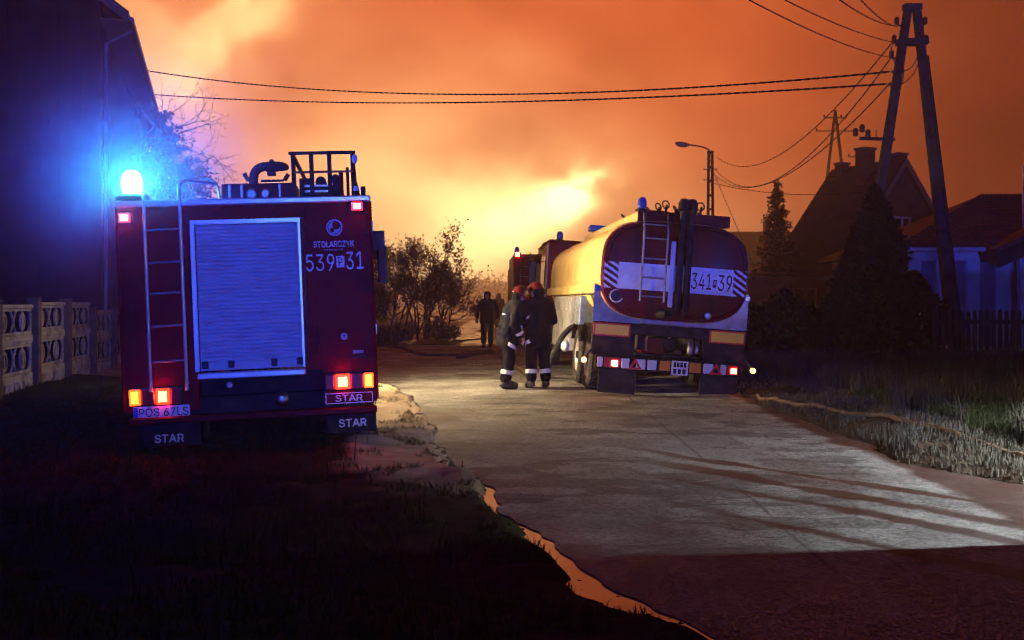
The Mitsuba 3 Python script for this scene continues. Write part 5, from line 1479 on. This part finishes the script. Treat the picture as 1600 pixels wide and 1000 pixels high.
# bending one: faces the tanker side (+x), torso stooped
P1 = dict(STAND, pelvis=(0, -0.02, 0.98), chest=(0, 0.08, 1.31), neck=(0, 0.15, 1.48), head=(0, 0.22, 1.59), face=(-0.1, 0.85, -0.5), sh_l=(-0.19, 0.11, 1.41), sh_r=(0.19, 0.11, 1.41), el_l=(-0.27, 0.12, 1.10), el_r=(0.25, 0.02, 1.12),
          wr_l=(-0.14, 0.36, 1.08), wr_r=(0.19, 0.16, 0.90), hip_l=(-0.10, -0.03, 0.91), hip_r=(0.10, -0.03, 0.91), kn_l=(-0.14, 0.08, 0.50), kn_r=(0.12, -0.03, 0.50), an_l=(-0.16, 0.0, 0.10), an_r=(0.14, -0.12, 0.10), toe_l=(-0.18, 0.19, 0.045), toe_r=(0.15, 0.07, 0.045))
person('firefighter in red helmet stooping towards a colleague beside the tanker', tr(-0.06, 17.45, 0.0) @ rot(RZ, -72), P1)
P2 = dict(STAND, face=(-0.35, 0.85, -0.35), head=(-0.02, 0.07, 1.65), el_l=(-0.30, 0.08, 1.15), wr_l=(-0.12, 0.30, 1.18), el_r=(0.29, 0.06, 1.16), wr_r=(0.10, 0.30, 1.12))
person('firefighter in red helmet seen from behind, standing close to the tanker side', tr(0.45, 17.55, 0.0) @ rot(RZ, 14), P2)
P3 = dict(STAND, kn_l=(-0.11, 0.10, 0.52), an_l=(-0.11, 0.10, 0.11), toe_l=(-0.12, 0.30, 0.06), an_r=(0.12, -0.12, 0.10), toe_r=(0.13, 0.07, 0.045), el_l=(-0.33, -0.05, 1.17), el_r=(0.33, -0.05, 1.17), wr_l=(-0.33, 0.06, 0.93), wr_r=(0.33, 0.04, 0.93))
person('firefighter in dark hooded suit walking towards the camera down the wet road', tr(-0.79, 32.8, 0.0) @ rot(RZ, 178), P3, helmet=False, hood=True, bands=False)
person('pale figure fading into the haze behind the walking firefighter', tr(-0.68, 52.0, float(gz(-0.68, 52.0)) + 0.03) @ rot(RZ, 170), STAND, helmet=True, bands=False)


# ------------------------------------------------------------------ hoses on the ground
def hose(pts, label, r=0.045):
    p = smoothpath([(x_, y_, 0) for x_, y_ in pts], 10)
    z = np.maximum(gz(p[:, 0], p[:, 1]), 0.0 if label.startswith('hose across') else -1) + r * 0.8
    solo('fire_hose', tube(np.c_[p[:, :2], z], r, 8), HOSE, label, 'fire hose', smooth=True)


g2 = lambda px, py: tuple(at(px, py, 2400 / (py - 470))[:2])
hose([g2(560, 536), g2(600, 541), g2(640, 549), g2(690, 557), g2(735, 555), g2(765, 549)], 'hose across the asphalt at the road junction')
hose([g2(715, 561), g2(740, 556), g2(765, 551), g2(785, 560), g2(800, 572), g2(830, 590)], 'hose across the wet road curving to the tanker', 0.055)
hose([(3.75, 15.6), (3.78, 14.2), (4.02, 13.2), (4.30, 12.2), (4.42, 11.0), (4.50, 10.0), (4.62, 9.0), (4.6, 8.2)], 'hose lying along the grass bank right of the road', 0.032)


# ------------------------------------------------------------------ vehicles outside the frame whose lamps light the place
def side_engine():
    """A fire engine standing across the side road: the floodlight in its flank lights the road from the right, its flank's line bounds the light."""
    M = tr(10.3, 5.13, 0.0) @ rot(RZ, 90)
    t = Thing('fire_engine', 'red fire engine standing across the side road right of the camera', 'fire engine', M)
    prof = sbox(0.05, 0.86, 3.95, 2.5)
    t.part('body', cbox(-1.22, 1.22, 0.05, 3.95, 0.86, 2.5, 0.02), RED_PAINT)
    t.part('skirt', cbox(-1.2, 1.2, 0.1, 3.9, 0.5, 0.855), DARK_RED)
    cab = Polygon([(4.0, 0.6), (6.2, 0.6), (6.25, 1.55), (6.05, 2.42), (4.0, 2.46)])
    t.part('cab', moved(extr(cab, 2.44), rot(RX, 90), rot(RZ, 90), tr(-1.22, 0, 0)), RED_PAINT)
    for s in (-1, 1):
        t.part('side_window', cbox(s * 1.224 - 0.004, s * 1.224 + 0.004, 4.9, 5.85, 1.6, 2.25, 0.002), GLASSDARK)
        for i in range(3):
            t.part('side_shutter', cbox(s * 1.226 - 0.006, s * 1.226 + 0.006, 0.2 + i * 1.25, 1.3 + i * 1.25, 0.95, 2.2, 0.003), ALU)
        for y_ in (1.3, 5.2):
            tyre_parts(t, s * 1.0, y_, 0.5, 0.36, s)
        t.part('headlight', cbox(s * 0.85 - 0.15, s * 0.85 + 0.15, 6.2, 6.27, 0.8, 1.0, 0.02), CLEARLENS)
    t.part('bumper', cbox(-1.22, 1.22, 6.2, 6.4, 0.4, 0.75, 0.03), WHITE)
    yf, x_ = 3.6, 1.23
    for b_ in (0.8,):
        beacon_parts(t, 0.0, b_, 2.5, 0.075, 0.17, ADDED_BEACON_RADIANCE, 3.0, 0.12, BLUE_VAN)  # added beacon, throws blue on the white house and the tanker
    k = t.part('floodlight', [cbox(x_, x_ + 0.36, yf - 0.25, yf + 0.25, 2.43, 2.45, 0.004), cbox(x_, x_ + 0.36, yf - 0.25, yf - 0.235, 2.30, 2.43, 0.003), cbox(x_, x_ + 0.36, yf + 0.235, yf + 0.25, 2.30, 2.43, 0.003), cbox(x_ + 0.36, x_ + 0.372, yf - 0.25, yf + 0.25, 2.345, 2.45, 0.003)], BLACK, label='black hood with added visor plates that cut the light of the floodlight facing the ground')  # plates added round the lens to bound its light
    n_ = np.array([0.16, 0.06, -1.0])
    c_ = np.array([x_ + 0.24, yf, 2.41])
    u_ = np.array([0, 1.0, 0])
    w_ = np.cross(n_ / np.linalg.norm(n_), u_)
    m_ = trimesh.Trimesh([c_ + u_ * a * 0.2 + w_ * b * 0.05 for a, b in ((-1, -1), (1, -1), (1, 1), (-1, 1))], [[0, 1, 2], [0, 2, 3]], process=False)
    if m_.face_normals[0] @ n_ < 0:
        m_.invert()
    t.part('lens', m_, CLEARLENS, k, emit=[SIDE_FLOOD_RADIANCE * c for c in (0.97, 1.0, 0.98)], weight=6.0)


side_engine()


def rear_van():
    M = tr(1.2, -6.4, 0.02) @ rot(RZ, 3)
    t = Thing('rescue_van', 'red rescue van with blue beacons standing behind the camera', 'van', M)
    prof = Polygon([(-4.6, 0.5), (0.0, 0.5), (0.1, 1.1), (-0.7, 1.35), (-1.2, 2.3), (-4.6, 2.38)]).buffer(0.03)
    t.part('body', moved(extr(prof, 1.9), rot(RX, 90), rot(RZ, 90), tr(-0.95, 0, 0)), RED_PAINT)
    t.part('windscreen', loft([np.array([(-0.85, -0.66, 1.42), (0.85, -0.66, 1.42)]), np.array([(-0.78, -1.12, 2.2), (0.78, -1.12, 2.2)])], closed=False, caps=False), GLASSDARK)
    t.part('bumper', cbox(-0.95, 0.95, 0.05, 0.2, 0.4, 0.75, 0.05), BLACK)
    for s in (-1, 1):
        tyre_parts(t, s * 0.86, -0.9, 0.36, 0.24, s)
        tyre_parts(t, s * 0.86, -3.7, 0.36, 0.24, s)
        t.part('headlight', cbox(s * 0.7 - 0.15, s * 0.7 + 0.15, 0.05, 0.14, 0.8, 1.0, 0.03), CLEARLENS)
    for x_ in (-0.6, 0.6):
        t.part('beacon_stand', cbox(x_ - 0.12, x_ + 0.12, -3.2, -2.96, 2.36, 2.475, 0.01), BLACK)  # added stand, set so the roof edge cuts light to the near ground
        beacon_parts(t, x_, -3.08, 2.475, 0.10, 0.08, VAN_BEACON_RADIANCE, 4.0, 0.12, BLUE_VAN)


rear_van()

# ------------------------------------------------------------------ the air
# smoke lying low over the field road, between the people and the fire
fx, fy, fz = 40, 60, 16
FC, FH = np.array([-6.0, 88.0, 6.4]), np.array([46.0, 52.0, 7.2])
gzv, gyv, gxv = np.meshgrid(*[np.linspace(-1, 1, k) for k in (fz, fy, fx)], indexing='ij')
pw = np.stack([gxv * FH[0], gyv * FH[1], gzv * FH[2]], -1)
den = np.exp(-(pw[..., 2] + FH[2]) / 5.5) * np.clip((1 - np.abs(gxv)) / 0.4, 0, 1) * np.clip((gyv + 1) / 0.5, 0, 1) * np.clip((1 - gzv) / 0.5, 0, 1) * (0.4 + 1.2 * meshkit.fbm(pw * 0.11, 4, 41))
fgrid = (HAZE_SIGMA + 0.030 * den).astype(np.float32)[..., None]
scene['far_smoke_air'] = {'type': 'heterogeneous', 'albedo': {'type': 'rgb', 'value': [0.97, 0.97, 0.97]}, 'phase': {'type': 'hg', 'g': 0.85},
                          'sigma_t': {'type': 'gridvolume', 'grid': mi.VolumeGrid(fgrid), 'to_world': T().translate([float(v) for v in FC - FH]).scale([float(v) for v in 2 * FH])}}
scene['smoke_bank'] = {'type': 'cube', 'to_world': T().translate([float(v) for v in FC]).scale([float(v) for v in FH]), 'bsdf': {'type': 'null'},
                       'interior': {'type': 'ref', 'id': 'far_smoke_air'}, 'exterior': {'type': 'ref', 'id': 'haze_air'}}
labels['smoke_bank'] = {'kind': 'stuff', 'label': 'low bank of glowing smoke over the field road ahead', 'category': 'smoke'}
# smoke added round the near engine's beacon, densest at the lamp, for its halo
sx, sy, sz = 48, 32, 40
SC, SH = np.array([-3.9, 10.4, 2.65]), np.array([3.0, 2.0, 2.4])
gzv, gyv, gxv = np.meshgrid(*[np.linspace(-1, 1, k) for k in (sz, sy, sx)], indexing='ij')
r2 = gxv ** 2 + gyv ** 2 + gzv ** 2
pw = np.stack([gxv * SH[0], gyv * SH[1], gzv * SH[2]], -1)
den = np.clip(1 - r2, 0, 1) ** 1.5 * (0.55 + 0.9 * meshkit.fbm(pw * 0.9 + 4.0, 4, 31))
lamp = np.array([-3.64, 9.72, 2.66]) - SC
den = den * (0.09 + 6.5 * np.exp(-((pw - lamp) ** 2).sum(-1) / 0.95 ** 2))
grid = (HAZE_SIGMA + 0.14 * den).astype(np.float32)[..., None]
scene['halo_smoke_air'] = {'type': 'heterogeneous', 'albedo': {'type': 'rgb', 'value': [0.95, 0.95, 0.95]}, 'phase': {'type': 'hg', 'g': 0.3},
                      'sigma_t': {'type': 'gridvolume', 'grid': mi.VolumeGrid(grid), 'to_world': T().translate([float(v) for v in SC - SH]).scale([float(v) for v in 2 * SH])}}
scene['smoke'] = {'type': 'cube', 'to_world': T().translate([float(v) for v in SC]).scale([float(v) for v in SH]), 'bsdf': {'type': 'null'},
                  'interior': {'type': 'ref', 'id': 'halo_smoke_air'}, 'exterior': {'type': 'ref', 'id': 'haze_air'}}
labels['smoke'] = {'kind': 'stuff', 'label': 'wisp of smoke added to carry a blue halo round the beacon of the near fire engine', 'category': 'smoke'}
scene['haze'] = {'type': 'cube', 'to_world': T().translate([0, 80, 7.0]).scale([275, 145, 8.5]), 'bsdf': {'type': 'null'}, 'interior': {'type': 'ref', 'id': 'haze_air'}}
labels['haze'] = {'kind': 'stuff', 'label': 'thin smoke haze in the air over the whole scene'}
